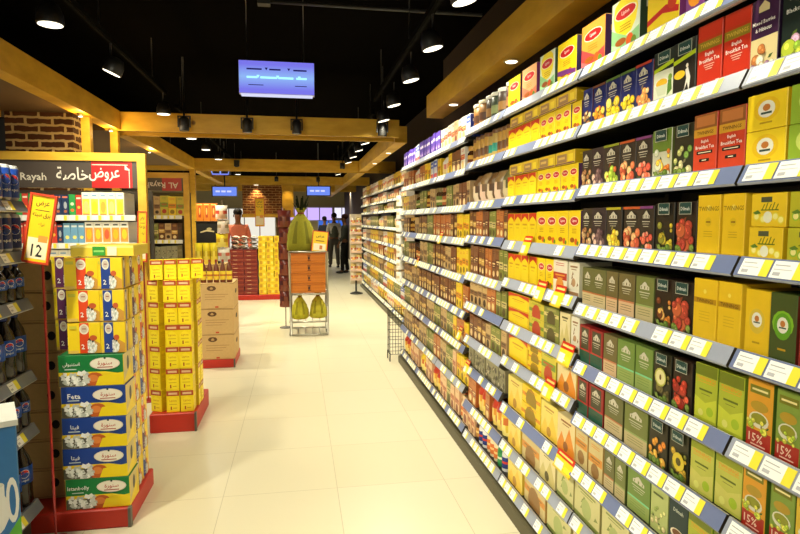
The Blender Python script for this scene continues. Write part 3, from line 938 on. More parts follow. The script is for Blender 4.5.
def shelf_row(bay, r, zs, items, X=1.161):
    """items: (px0, px1, key, height[, how many, layers, lean]) from the far end of the shelf to the near end."""
    z = zs[r] + .043
    idx = 0
    for it in items:
        px0, px1, key, h = it[:4]
        n = it[4] if len(it) > 4 else 1
        lay = it[5] if len(it) > 5 else 1
        lean = it[6] if len(it) > 6 else 0.0
        gap = .16 if key.startswith('lip_') and r == 0 else .03
        ya, yb = y_at(px0, X, z + h * .5), y_at(px1, X, z + h * .5)
        step = (ya - yb) / n
        for k in range(n):
            yc = ya - step * (k + .5)
            for L in range(lay):
                pre = '' if lay == 1 else ('upper ' if L == lay - 1 else 'lower ' if L == 0 else 'middle ')
                desc = words_of(key)
                pos = ORD[min(idx, 19)]
                label = f"{pre}{desc}, {pos} from far end, {ORD[r]} shelf, {BAY[bay]} bay"
                if len(label.split()) > 16:
                    label = f"{pre}{desc}, {pos} along {ORD[r]} shelf, {BAY[bay]} bay"
                wv = step * (1 - gap)
                dd = min(.4, max(.06, wv * .9)) if key in ROUND or key in BAGS else .15
                jig = random.uniform(0, .006)
                put(key, (X + dd / 2 + jig + (.02 if r >= 6 and key in ROUND else 0), yc, z + L * (h + .001)), -PI / 2 + random.uniform(-.02, .02) * (lean == 0), wv, dd, h, label,
                    f"goods on the {ORD[r]} shelf of the {BAY[bay]} bay", lean=lean, seed=idx)
            idx += 1


A_, B_, C_ = 0, 1, 2
shelf_row(A_, 1, ZA, [(750, 779, 'mix_ber', .181), (780, 818, 'blk_cur', .181), (820, 860, 'mix_ber', .18)])
shelf_row(A_, 2, ZA, [(745, 786, 'wide_lem', .092, 1, 2), (787, 840, 'wide_lim', .092, 1, 2)])
shelf_row(A_, 3, ZA, [(748, 783, 'ice_lem', .085, 1, 2), (785, 830, 'ice_lim', .085, 1, 2)])
shelf_row(A_, 4, ZA, [(743, 768, 'tall_lem', .168), (769, 797, 'tall_apl', .17), (798, 830, 'tall_red', .17)])
shelf_row(A_, 5, ZA, [(746, 772, 'pr_or', .18), (774, 800, 'pr_gr', .178), (801, 830, 'pr_ye', .18)])
shelf_row(A_, 6, ZA, [(742, 766, 'pr_or', .172), (768, 793, 'pr_gr', .168), (794, 825, 'pr_ye', .17)])
shelf_row(A_, 7, ZA, [(738, 764, 'pr_or', .165), (765, 790, 'pr_gr', .165), (791, 822, 'pr_ye', .165)])

shelf_row(B_, 0, ZA, [(579, 606, 'lip_org', .18), (608, 642, 'lip_wht', .19), (643, 682, 'lip_red', .19), (684, 706, 'lip_pur', .18), (708, 745, 'lip_yel', .18)])
shelf_row(B_, 1, ZA, [(583, 592, 'nav_cin', .15), (592, 605, 'nav_or', .15), (605, 620, 'nav_lem', .152), (620, 635, 'nav_lem', .152), (635, 652, 'nav_pea', .154),
                      (652, 672, 'teal_cup', .165), (672, 695, 'teal_dan', .165), (697, 722, 'red', .181), (722, 749, 'red', .181)])
shelf_row(B_, 2, ZA, [(581, 591, 'dk_cin', .15), (591, 604, 'dk_plum', .15), (604, 620, 'dk_app', .15), (620, 636, 'dk_pea', .15), (636, 652, 'dk_str', .15),
                      (652, 672, 'teal_flw', .158), (673, 693, 'teal_mint', .158), (693, 717, 'redb', .172), (717, 744, 'redb', .172)])
shelf_row(B_, 3, ZA, [(581, 591, 'dk_cin', .152), (591, 606, 'dk_plum', .152), (606, 621, 'dk_yel', .152), (622, 640, 'dk_pea', .152), (640, 654, 'dk_str', .152),
                      (655, 674, 'teal_lem', .16), (675, 696, 'teal_red', .16), (697, 720, 'gold', .175), (721, 744, 'gold', .175)])
shelf_row(B_, 4, ZA, [(581, 591, 'olv_cr', .155), (591, 605, 'olv_cr', .155), (605, 617, 'olv_pk', .155), (617, 633, 'olv_pk', .155), (634, 652, 'grn_cr', .155),
                      (654, 672, 'teal_aut', .16), (672, 693, 'teal_red', .16), (693, 717, 'goldb', .178), (717, 741, 'goldb', .178)])
shelf_row(B_, 5, ZA, [(579, 590, 'red_gr', .155), (590, 603, 'red_gr', .155), (603, 617, 'olv_pk', .155), (617, 634, 'grn_mint', .155), (634, 652, 'grn_mint', .155),
                      (653, 671, 'teal_apl', .16), (672, 692, 'teal_ras', .16), (693, 715, 'lime', .17), (717, 743, 'lime', .17)])
shelf_row(B_, 6, ZA, [(577, 588, 'red_gr', .15), (588, 603, 'red_gr', .15), (603, 622, 'olv_cr', .155), (624, 647, 'grn_cr', .155),
                      (648, 667, 'teal_apr', .155), (668, 688, 'teal_pin', .155), (689, 712, 'limeb', .165), (713, 740, 'limeb', .165, 1, 1, .0)])
shelf_row(B_, 7, ZA, [(575, 587, 'bei_or', .15), (588, 602, 'bei_or', .15), (603, 613, 'olv_cr', .15), (614, 625, 'grn_cr', .15), (626, 648, 'grn_mint', .155),
                      (649, 666, 'pale_fl', .155), (667, 686, 'teal_cof', .155), (687, 711, 'lime', .165), (712, 738, 'lime', .165)])
shelf_row(B_, 8, ZA, [(574, 600, 'cream_gr', .15), (601, 628, 'cream_gr', .15), (629, 655, 'grn_cr', .15), (656, 690, 'pale_fl', .15), (691, 735, 'limeb', .16)])
shelf_row(B_, 9, ZA, [(572, 606, 'cream_or', .15), (607, 650, 'cream_gr', .15)])

shelf_row(C_, 0, ZC, [(507, 520, 'lip_yel', .165), (520, 537, 'lip_pnk', .17), (538, 555, 'lip_wht', .178), (556, 578, 'lip_big', .172)])
shelf_row(C_, 1, ZC, [(507.5, 539, 'lip_zig', .118, 4), (539, 580, 'lip_yel', .12, 5)])
shelf_row(C_, 2, ZC, [(507.5, 536, 'lip_zig', .118, 4), (536, 578, 'lip_yel', .12, 5)])
shelf_row(C_, 3, ZC, [(507.5, 536, 'lip_zig', .155, 4), (536, 580, 'lip_yel', .16, 4)])
shelf_row(C_, 4, ZC, [(507.5, 536, 'lip_zig', .145, 4), (537, 553, 'lip_yel', .145, 2), (553, 567, 'wht_red', .15), (568, 579, 'wht_pat', .15)])
shelf_row(C_, 5, ZC, [(507.5, 528, 'yel_peak', .085, 1, 2), (528, 543, 'yel_grn', .08, 1, 2), (543, 558, 'cof_grn', .08, 1, 2), (559, 569, 'cream_tree', .16), (570, 578, 'wht_pat', .155)])
shelf_row(C_, 6, ZC, [(507.5, 527, 'yel_peak', .15), (527, 541, 'cof_yel', .05, 1, 3), (541, 556, 'yel_grn', .15), (557, 576, 'cream_or', .155)])
shelf_row(C_, 7, ZC, [(507.5, 521, 'cream_yel', .175), (521, 540, 'cof_yel', .09, 1, 2), (540, 556, 'cream_yel', .17), (557, 574, 'cream_or', .17)])
shelf_row(C_, 8, ZC, [(507.5, 520, 'cream_yel', .16), (521, 538, 'bei_or', .16), (539, 555, 'cream_tree', .16), (556, 573, 'cream_gr', .16)])
shelf_row(C_, 9, ZC, [(507.5, 522, 'cream_yel', .15), (523, 545, 'bei_or', .15), (546, 570, 'cream_gr', .15)])
# a second layer of flat cartons lies on the yellow boxes of shelves two and three
for r, ht in ((1, .121), (2, .121)):
    z = ZC[r] + .0425 + ht + .002
    for k in range(4):
        yc = 3.10 - (k + .5) * .195
        put('flat_brn', (1.235, yc, z), -PI / 2, .185, .15, .058, f"flat yellow carton lying on yellow tea boxes, {ORD[k]} from far end, {ORD[r]} shelf", 'flat cartons lying on the yellow tea boxes', seed=k)


def auto_row(bay, r, zs, y0, y1, keys, n, h, X=1.161, names=None, lim=None):
    """A run of n packs between y1 (far) and y0 (near), cycling through blocks of the given keys."""
    z = zs[r] + .043
    step = (y1 - y0 - .02) / n
    for k in range(n):
        key = keys[int(k / n * len(keys))]
        hh = h * random.uniform(.96, 1.03)
        wv = step * .95
        dd = wv if key in ROUND else wv * .8 if key in BAGS else .12
        label = f"{words_of(key)}, {ORD[k]} from far end, {ORD[r]} shelf, {names or BAY[bay]} bay"
        put(key, (X + dd / 2 + random.uniform(0, .008), y1 - .01 - step * (k + .5), z), -PI / 2 + random.uniform(-.04, .04), wv, dd, hh, label,
            f"goods on the {ORD[r]} shelf of the {names or BAY[bay]} bay", seed=k, far=bool(names))


D_ = 3
y0, y1 = BY[3]
auto_row(D_, 0, ZD, y0, y1, ['tin_gold', 'tin_dk', 'tin_grn', 'tin_dk', 'tin_red'], 6, .165)
auto_row(D_, 1, ZD, y0, y1, ['can_gold'] * 3 + ['can_teal'] + ['can_gold'] * 3, 9, .165)
auto_row(D_, 2, ZD, y0, y1, ['bag_brn', 'bag_pnk', 'bag_brn', 'bag_pnk', 'bag_grn'], 5, .185)
auto_row(D_, 3, ZD, y0, y1, ['cof_brn', 'cof_org', 'cof_red', 'cof_grn', 'cof_org', 'cof_brn'], 11, .169)
auto_row(D_, 4, ZD, y0, y1, ['cof_red', 'cof_brn', 'cof_org', 'cof_red', 'cof_grn'], 11, .19)
auto_row(D_, 5, ZD, y0, y1, ['cof_bei', 'cof_bei', 'cof_bei', 'cof_org', 'cof_grn', 'cof_grn'], 8, .155)
auto_row(D_, 6, ZD, y0, y1, ['cof_red', 'cof_brn', 'cof_bei', 'cof_grn', 'cof_bei'], 8, .155)
auto_row(D_, 7, ZD, y0, y1, ['cof_pat'], 6, .13)
auto_row(D_, 8, ZD, y0, y1, ['cof_org', 'bag_red', 'cof_org', 'bag_red', 'bag_yel'], 8, .17)
auto_row(D_, 9, ZD, y0, y1, ['pale_pk', 'bot_brn', 'bot_blu', 'bot_red', 'bot_red', 'bot_grn', 'bot_blu'], 10, .17)
PLAN = {  # farther bays, shelf by shelf
    4: [(['milk_wht', 'milk_wht', 'pale_pk', 'milk_wht', 'milk_blu'], 8, .16), (['bag_wht', 'cof_yel', 'cof_red', 'milk_wht', 'jar_gold'], 7, .16), (['jar_red', 'cof_grn', 'cof_bei', 'cof_red', 'cof_bei'], 9, .17),
        (['cof_org', 'cof_org', 'cof_brn', 'cof_yel', 'cof_yel'], 10, .18), (['cof_brn', 'cof_bei', 'cof_red', 'cof_yel', 'cof_yel'], 10, .19), (['cof_brn', 'cof_red', 'cof_brn', 'cof_yel', 'cof_org'], 10, .19),
        (['cof_bei', 'cof_grn', 'cof_yel', 'cof_org', 'cof_yel'], 8, .17), (['cof_bei', 'cof_grn', 'pale_pk', 'cof_yel', 'cof_yel'], 8, .18), (['pale_pk', 'cof_grn', 'pale_pk', 'bot_red', 'pale_pk'], 7, .19)],
    5: [(['choc_pur'], 9, .17), (['cof_org', 'cof_yel', 'milk_blu', 'cof_yel'], 7, .16), (['cof_grn', 'jar_gold', 'cof_bei', 'jar_grn'], 9, .17), (['cof_brn', 'cof_grn', 'cof_org'], 10, .18), (['cof_bei', 'cof_grn', 'cof_brn'], 10, .19),
        (['cof_brn', 'cof_brn', 'cof_red'], 8, .175), (['cof_brn', 'cof_bei', 'cof_grn'], 8, .17), (['cof_bei', 'cof_grn', 'cof_org'], 8, .18), (['bag_yel', 'pale_pk', 'bag_red'], 6, .18)],
    6: [(['choc_pur', 'choc_pur', 'milk_blu'], 8, .16), (['pale_pk', 'cof_org', 'bag_wht'], 6, .16), (['cof_yel', 'cof_bei', 'jar_grn'], 8, .16), (['cof_brn', 'jar_gold', 'cof_bei'], 8, .16), (['cof_grn', 'cof_brn', 'jar_brn'], 8, .16),
        (['cof_brn', 'cof_bei'], 7, .17), (['cof_grn', 'cof_brn', 'cof_bei'], 7, .17), (['cof_bei', 'cof_brn'], 7, .18), (['bag_red', 'pale_pk'], 6, .18)]}
for b, rows in PLAN.items():
    for r, (keys, n, h) in enumerate(rows):
        auto_row(b, r, ZE, BY[b][0], BY[b][1], keys, n, h)

# the set-back run farther down the aisle
ZF = [2.12, 1.91, 1.73, 1.44, 1.16, .91, .62, .36, .1]
FY = [(8.3, 10.2), (10.2, 12.1), (12.1, 14.1)]
FN = ['first bay of the far shelving, behind the wire basket rack', 'middle bay of the far shelving, white packs on its top shelf', 'last bay of the far shelving, beside the snack stand']
for i, (y0, y1) in enumerate(FY):
    shelving_bay(y0, y1, ZF, FN[i], X=1.5, back=2.02, tickets=.85, seed=20 + i, pitch=.16, top=2.4)
    for r in range(9):
        keys = [['milk_wht', 'cof_yel', 'milk_wht'], ['bag_wht', 'cof_org', 'milk_wht'], ['milk_wht', 'cof_grn', 'bag_yel'], ['cof_grn', 'bag_wht', 'cof_bei'], ['cof_yel', 'cof_bei', 'milk_wht'], ['cof_yel', 'cof_org', 'bag_wht'], ['cof_yel', 'cof_bei', 'bag_wht'], ['cof_yel', 'cof_grn', 'milk_blu'], ['milk_wht', 'cof_yel', 'bag_yel']][(r + 0 * i) % 9]
        if i == 2: keys = keys[::-1]
        auto_row(0, r, ZF, y0, y1, keys, 8, (.2, .155, .13, .2, .2, .18, .2, .19, .19)[r], X=1.55, names='far ' + ['first', 'middle', 'last'][i])


# promotional cards clipped over the price rails
def price_card(px, r, zs, wid, label, big=False):
    z = zs[r]
    y = y_at(px, XL, z + .03)
    m = MB()
    d = Vector((.34, 0, .94)).normalized()
    a = Art(m, Vector((0, wid / 2, -.012)), (0, -1, 0), d, wid, .1 if not big else .085)
    a.rect(0, 0, 1, 1, (240, 206, 40)); a.rect(0, .68, 1, 1, (206, 44, 24)); a.rect(.06, .1, .5, .5, (246, 240, 220)); a.line(.1, .9, .84, .1, (246, 214, 120)); a.rect(.6, .15, .92, .4, (250, 226, 60))
    n = Vector(a.n) * -.002
    m.box(-.002, .0, -wid / 2, wid / 2, -.012, -.002, (220, 190, 40))
    o = m.build('price_card', PLASTIC)
    o.location = (XL - .006, y, z)
    tag(o, label, 'sign', 'price cards on the shelf rails')


price_card(524, 3, ZC, .1, 'small yellow and red price card on the fourth shelf rail below yellow tea boxes')
price_card(538, 4, ZC, .1, 'red topped price card, farther of two on the fifth shelf rail')
price_card(556, 4, ZC, .1, 'red topped price card, nearer of two on the fifth shelf rail')
price_card(563, 5, ZC, .12, 'red topped price card under the cream tree print tea box')
price_card(546, 6, ZC, .1, 'red and yellow price card on the seventh shelf rail below flat cartons')
price_card(562, 7, ZC, .16, 'wide yellow price card on a low rail under the orange peaked carton', True)
price_card(458, 6, ZD, .09, 'orange price card at the far end of the beige coffee carton shelf')
price_card(465, 7, ZD, .09, 'orange price card at far end of the coffee bean print shelf')
price_card(439, 3, ZE, .09, 'small yellow price card in the distance on the fourth rail')
price_card(416, 4, ZE, .09, 'small yellow price card far along the fifth rail')

# wire rack and hanging packs at the end of the near run
t = thing('wire_basket_rack', 'small black wire basket rack standing at the end of the wall shelving', 'rack', (1.09, 6.47, 0))
m = MB()
for k in range(7):
    zz = .08 + k * .085
    m.tube([(-.08, -.05, zz), (.08, -.05, zz)], .003, (40, 40, 36), 5); m.tube([(-.08, .12, zz), (.08, .12, zz)], .003, (40, 40, 36), 5); m.tube([(-.08, -.05, zz), (-.08, .12, zz)], .003, (40, 40, 36), 5)
for k in range(6):
    m.tube([(-.08 + .032 * k, -.05, .08), (-.08 + .032 * k, -.05, .59)], .003, (40, 40, 36), 5)
for k in range(4):
    m.tube([(-.08, -.05 + .056 * k, .08), (-.08, -.05 + .056 * k, .59)], .003, (40, 40, 36), 5)
m.build('wire_basket', PAINT, t)
for sx in (-.08, .08):
    for sy in (-.05, .12):
        m = MB(); m.tube([(sx, sy, 0), (sx, sy, .1)], .007, (30, 30, 28), 6); m.build('leg', PAINT, t)
t = thing('clip_strip', 'long clip strip at the shelving end holding white packs', 'clip strip', (1.13, 6.44, 0))
m = MB(); m.box(-.012, .012, -.004, .004, .9, 1.95, (190, 186, 170)); m.build('strip', PLASTIC, t)
m = MB(); m.box(-.012, .05, -.004, -.001, 1.93, 1.95, (150, 146, 130)); m.build('hook', STEEL, t)
for k in range(7):
    o = link('hanging_pack', bag_mesh((230, 224, 206), (206, 190, 150), (240, 236, 226), k)); o.scale = (.1, .05, .115)
    o.location = (1.13, 6.41, 1.76 - k * .142)
    tag(o, f'small white pack on the clip strip, {ORD[k]} from the top', 'pack', 'white packs hanging on the clip strip')

# ================================================================== LEFT SIDE
RED, REDT = (186, 40, 22), (200, 60, 34)
COLA, PBLUE = (30, 20, 14), (16, 76, 170)


def wrap(mb, r):
    v = []
    for x, y, z in mb.v:
        q, a = -y, x / r
        v.append((q * math.sin(a), -q * math.cos(a), z))
    mb.v = v


def globe(a, u, v, r):
    q = a.w / a.h
    a.disc(u, v, r * 1.12, WHITE, 16)
    top = [(u + r * math.cos(t), v + r * q * math.sin(t)) for t in [PI * k / 10 for k in range(11)]]
    a.poly(top + [(u - r * .4, v + r * q * .12), (u + r * .4, v + r * q * .35)], (206, 36, 34))
    bot = [(u + r * math.cos(t), v + r * q * math.sin(t)) for t in [PI + PI * k / 10 for k in range(11)]]
    a.poly(bot + [(u + r * .3, v - r * q * .1), (u - r * .4, v - r * q * .4)], (20, 60, 150))


def cola_bottle(h, rad, big):
    k = ('cola', h, rad)
    if k not in _mesh:
        b = MB(); b.lathe([(rad * .8, 0, COLA), (rad, h * .06, COLA), (rad * .94, h * .28, COLA), (rad, h * .4, COLA), (rad, h * .62, COLA), (rad * .8, h * .74, COLA), (rad * .34, h * .88, COLA), (rad * .3, h * .93, COLA)], 14)
        c = MB(); c.lathe([(rad * .36, h * .92, (18, 40, 110)), (rad * .38, h * .93, (18, 40, 110)), (rad * .38, h * .99, (18, 40, 110)), (rad * .34, h, (18, 40, 110))], 12)
        l = MB(); l.lathe([(rad * 1.012, h * .36, (18, 78, 176)), (rad * 1.012, h * .62, (18, 78, 176))], 18)
        a2 = MB(); w = rad * 1.9; a = Art(a2, (-w / 2, -rad * 1.02, h * .37), (1, 0, 0), (0, 0, 1), w, h * .24)
        globe(a, .5, .62, .2); a.text('pepsi', .5, .18, .2, WHITE, .6)
        wrap(a2, rad); n = len(l.v)
        l.mesh_part(a2.v, a2.f, a2.c)
        _mesh[k] = [('bottle_body', b.to_mesh('bottle_body', GLASSY)), ('cap', c.to_mesh('cap', PLASTIC)), ('wrap_label', l.to_mesh('wrap_label', PLASTIC))]
    return _mesh[k]


def drink_can(h, rad, base):
    k = ('can', h, base)
    if k not in _mesh:
        b = MB(); b.lathe([(rad * .8, 0, (170, 172, 176)), (rad, h * .08, base), (rad, h * .9, (180, 182, 186)), (rad * .82, h * .98, (190, 190, 192)), (rad * .8, h, (190, 190, 192))], 14)
        a2 = MB(); w = rad * 1.8; a = Art(a2, (-w / 2, -rad * 1.01, h * .15), (1, 0, 0), (0, 0, 1), w, h * .7)
        globe(a, .5, .62, .34); a.text('pepsi', .5, .2, .16, WHITE, .7)
        wrap(a2, rad); b.mesh_part(a2.v, a2.f, a2.c)
        l = MB(); l.lathe([(rad * .8, h, (196, 196, 198)), (rad * .7, h * 1.005, (196, 196, 198))], 14); l.box(-.008, .008, -.012, .01, h * 1.004, h * 1.012, (180, 180, 184))
        _mesh[k] = [('can_body', b.to_mesh('can_body', PAINT)), ('lid', l.to_mesh('lid', STEEL))]
    return _mesh[k]


# drinks shelving along the aisle, facing the long wall shelving
ZP = [1.64, 1.40, 1.165, .805, .535, .14]
t = thing('drinks_shelving', 'grey drinks shelving on the left filled with cola bottles', 'shelving', (-1.55, 2.78, 0))
PX, PY = 1.55, 2.78


def ploc(mb, name, mat, par=t):
    mb.v = [(p[0] + PX, p[1] - PY, p[2]) for p in mb.v]
    return mb.build(name, mat, par)


m = MB(); m.box(-1.82, -1.79, 2.44, 3.12, 0, 1.95, (90, 86, 80)); ploc(m, 'back_panel', PAINT)
m = MB(); m.box(-1.8, -1.36, 2.44, 3.12, 0, .09, (70, 68, 60)); ploc(m, 'kick_plate', PAINT)
for y in (2.44, 3.1):
    m = MB(); m.box(-1.79, -1.72, y, y + .02, 0, 1.95, (60, 58, 54)); ploc(m, 'upright', PAINT)
for r, z in enumerate(ZP):
    m = MB(); m.box(-1.79, -1.335, 2.445, 3.115, z + .03, z + .054, (60, 58, 54)); sh = ploc(m, 'shelf', PAINT)
    m = MB()
    P = [(-1.335, z + .052), (-1.322, z + .054), (-1.296, z + .004), (-1.30, z - .002), (-1.335, z + .004)]
    for i in range(5):
        a, b = P[i], P[(i + 1) % 5]
        m.face([(a[0], 2.44, a[1]), (b[0], 2.44, b[1]), (b[0], 3.12, b[1]), (a[0], 3.12, a[1])], (120, 126, 140) if i == 1 else (170, 172, 176))
    m.face([(p[0], 2.44, p[1]) for p in P], (80, 80, 84)); m.face([(p[0], 3.12, p[1]) for p in P[::-1]], (80, 80, 84))
    ploc(m, 'price_rail', PLASTIC, sh)
    for y in ((2.62, 2.86, 2.47) if r % 2 else (2.72, 2.9, 2.5)):
        q = MB(); dv = Vector((.026, 0, -.05)).normalized()
        a = Art(q, Vector((-1.322, y, z + .054)) + Vector((.9, 0, .45)) * .0015 + dv * .052, (0, 1, 0), -dv, .09, .046)
        a.rect(0, 0, .62, 1, TICK); a.rect(.62, 0, 1, 1, TICKY); a.line(.06, .5, .7, .06, (176, 176, 176)); a.rect(.08, .2, .3, .4, (186, 186, 190))
        ploc(q, 'price_ticket', PLASTIC, sh)
rowname = ['top', 'second', 'third', 'fourth', 'fifth', 'bottom']
spec = [('can', .165, .036, .082, 1), ('can', .175, .036, .09, 1), ('bot', .174, .035, .084, 1), ('bot', .297, .046, .106, 1), ('bot', .206, .038, .092, 1), ('bot', .327, .05, .118, 1)]
for r, (kind, h, rad, pitch, lay) in enumerate(spec):
    n = int(.66 / pitch)
    for k in range(n):
        y = 3.115 - (k + .5) * pitch
        for L in range(lay):
            parts = cola_bottle(h, rad, False) if kind == 'bot' else drink_can(h, rad, (20, 66, 160) if r == 0 else (14, 40, 110))
            nm = 'cola_bottle' if kind == 'bot' else 'drink_can'
            lay_w = '' if lay == 1 else ('upper ' if L else 'lower ')
            o = thing(nm, f"{lay_w}blue labelled {'dark cola bottle' if kind == 'bot' else 'drink can'}, {ORD[k]} from the sign, {rowname[r]} shelf of the drinks shelving", 'bottle' if kind == 'bot' else 'can',
                      (-1.316 - rad, y, ZP[r] + .055 + L * (h * 1.013)), R(48 + random.uniform(-8, 8)), f"drinks on the {rowname[r]} shelf")
            for pn, me in parts:
                link(pn, me, o)

# blue jug carton at the picture edge
t = thing('jug_carton', 'big blue carton with a white jug picture at the left edge', 'carton', (-1.187, 2.24, .0), R(26))
m = MB(); m.cbox(-.16, .16, -.12, .12, .36, .885, (52, 112, 170), .004)
a = front(m, .32, .24, .525, .36)
a.poly([(0, 0), (1, .0), (1, .36), (.85, .22), (.6, .12), (0, .1)], (96, 176, 60))
a.ell(.64, .42, .26, .2, (232, 230, 222), 18); a.rect(.42, .42, .86, .6, (232, 230, 222)); a.ell(.64, .6, .22, .03, (214, 212, 204), 16)
a.ell(.93, .48, .06, .16, (232, 230, 222), 14); a.ell(.93, .48, .03, .11, (52, 112, 170), 14); a.poly([(.38, .6), (.44, .67), (.48, .57)], (232, 230, 222))
m.build('carton_body', CARTON, t)
m = MB(); m.box(-.165, .165, -.125, .125, 880 * .001, .9, (214, 214, 206)); m.build('lid', CARTON, t)
t2 = thing('display_crate', 'plain grey crate standing on the floor under the blue jug carton', 'crate', (-1.187, 2.24, 0), R(26))
m = MB(); m.cbox(-.15, .15, -.115, .115, .0, .358, (120, 116, 108), .004); m.build('crate_body', MATTE, t2)
m = MB(); m.box(-.06, .06, -.118, -.115, .24, .29, (30, 30, 30)); m.build('handle_slot', MATTE, t2)


def plinth(x0, x1, y0, y1, h, label, corner=True):
    t = thing('display_plinth', label, 'plinth', ((x0 + x1) / 2, (y0 + y1) / 2, 0), 0, 'red plinths under the stacks')
    w, d = x1 - x0, y1 - y0
    m = MB(); m.cbox(-w / 2, w / 2, -d / 2, d / 2, 0, h, RED, .006); m.build('body', PAINT, t)
    if corner:
        m = MB(); m.box(w / 2 - .012, w / 2 + .003, -d / 2 - .003, -d / 2 + .03, 0, h + .001, (96, 92, 84)); m.build('corner_strip', PAINT, t)
    return t


def leaves_pile(a, u0, u1, v0, v1, seed):
    rn = random.Random(seed)
    for k in range(44):
        u, v = u0 + (u1 - u0) * rn.random(), v0 + (v1 - v0) * rn.random() ** 1.3
        c = rn.choice([(236, 236, 228), (214, 216, 206), (246, 246, 240), (190, 194, 184)])
        s = .026 + .024 * rn.random()
        t = rn.random() * 3
        a.poly([(u + s * math.cos(t + q) * (1 if q % 2 else .8), v + s * 1.9 * math.sin(t + q)) for q in (0, 1.5, 3.1, 4.6)], c)


AR_FETA, AR_IST = '\uFE8E\uFE98\uFEF4\uFED3', '\uFEF2\uFEDF\uFEEE\uFE92\uFEE8\uFE98\uFEB3\uFE8D'
AR_OVAL = '\uFE93\uFEAE\uFEEE\uFEE8\uFEB3'


def feta_carton(col, word):
    k = ('feta', col, word)
    if k in _mesh:
        return _mesh[k]
    w, d, h = .312, .17, .161
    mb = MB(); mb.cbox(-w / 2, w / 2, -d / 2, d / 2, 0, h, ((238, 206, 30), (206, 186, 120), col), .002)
    a = front(mb, w - .004, d, h - .003, .0015)
    a.rect(0, .46, 1, 1, col)
    a.poly([(.5, .46), (1, .46), (1, .36), (.72, .46)], col)
    a.rect(0, 0, .62, .34, (92, 88, 70)); a.ell(.55, .2, .15, .24, (190, 92, 34)); a.ell(.53, .24, .08, .12, (222, 130, 60))
    a.poly([(.56, .0), (1, 0), (1, .42), (.62, .3)], (242, 212, 24))
    leaves_pile(a, .03, .46, .06, .46, 3)
    a.ell(.72, .72, .235, .2, (226, 216, 196), 20); a.ell(.72, .72, .215, .175, (240, 232, 214), 20)
    a.text(AR_OVAL, .72, .72, .17, (190, 70, 40), .34); a.line(.6, .84, .6, .03, (176, 60, 40)); a.disc(.72, .9, .018, (40, 60, 40))
    a.text(word, .2, .7, .17, WHITE, .34); a.line(.1, .28, .56, .03, (206, 220, 214))
    b = right(mb, w, d - .004, h - .003, .0015)
    b.poly([(0, 0), (1, 0), (1, .7), (0, .1)], (240, 210, 30)); b.ell(.45, .62, .12, .24, (50, 44, 34)); b.rect(.75, .1, .95, .9, (226, 196, 60))
    _mesh[k] = mb.to_mesh('feta_carton', CARTON)
    return _mesh[k]


def cheese_box(band, w, h, d=.14):
    k = ('cheese', band, w, h, d)
    if k in _mesh:
        return _mesh[k]
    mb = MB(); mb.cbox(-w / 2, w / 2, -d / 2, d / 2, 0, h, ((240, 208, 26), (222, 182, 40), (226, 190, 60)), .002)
    a = front(mb, w - .004, d, h - .003, .0015)
    u0, u1 = (.36, .66) if w > .14 else (.12, .52)
    a.rect(u0, 0, u1, 1, band); c = (u0 + u1) / 2
    a.poly([(u1, .0), (1, 0), (1, .3), (u1 + .06, .5), (u1, .4)], (206, 150, 60))
    a.ell(c, .79, .15, .17, (232, 226, 206), 16); a.ell(c, .79, .11, .12, (206, 190, 170), 12); a.line(c - .06, c + .06, .8, .03, (140, 60, 40))
    a.ell(u1 + .06, .42, .1, .09, (30, 34, 28)); a.ell(u1 + .13, .5, .12, .09, (196, 90, 40))
    leaves_pile(a, u1 - .03, min(.95, u1 + .22), .03, .36, 5)
    a.text('2', c - .04, .22, .16, WHITE, .2)
    a.rect(0, .0, u0 * .9, .1, (226, 190, 90)); a.rect(u0 * .15, .8, u0 * .8, .9, (206, 196, 60))
    b = right(mb, w, d - .004, h - .003, .0015); b.rect(.3, 0, .6, 1, band); b.ell(.45, .78, .14, .15, (226, 216, 196))
    _mesh[k] = mb.to_mesh('cheese_box', CARTON)
    return _mesh[k]


def kraft(w, d, h, hole=True, mark=False):
    k = ('kraft', w, d, h)
    if k in _mesh:
        return _mesh[k]
    mb = MB(); mb.cbox(-w / 2, w / 2, -d / 2, d / 2, 0, h, (204, 168, 110), .003)
    a = front(mb, w - .006, d, h - .004, .002)
    a.line(0, 1, .985, .025, (150, 116, 70))
    if hole:
        a.ell(.86, .55, .06, .16, (34, 26, 18), 12); a.line(0, 1, .05, .02, (160, 126, 80))
    if mark:
        a.ell(.35, .8, .14, .1, (96, 66, 40), 14); a.ell(.35, .8, .06, .05, (186, 150, 96), 8); a.disc(.28, .84, .04, (96, 66, 40)); a.disc(.42, .84, .04, (96, 66, 40))
        for q in range(3): a.line(.15, .85 - .1 * q, .56 - .1 * q, .018, (160, 122, 76))
        a.line(.45, .55, .06, .06, (196, 70, 40))
    b = right(mb, w, d - .006, h - .004, .002); b.ell(.5, .6, .14, .1, (40, 30, 20), 12); b.line(0, 1, .985, .025, (150, 116, 70))
    _mesh[k] = mb.to_mesh('kraft_box', MATTE)
    return _mesh[k]


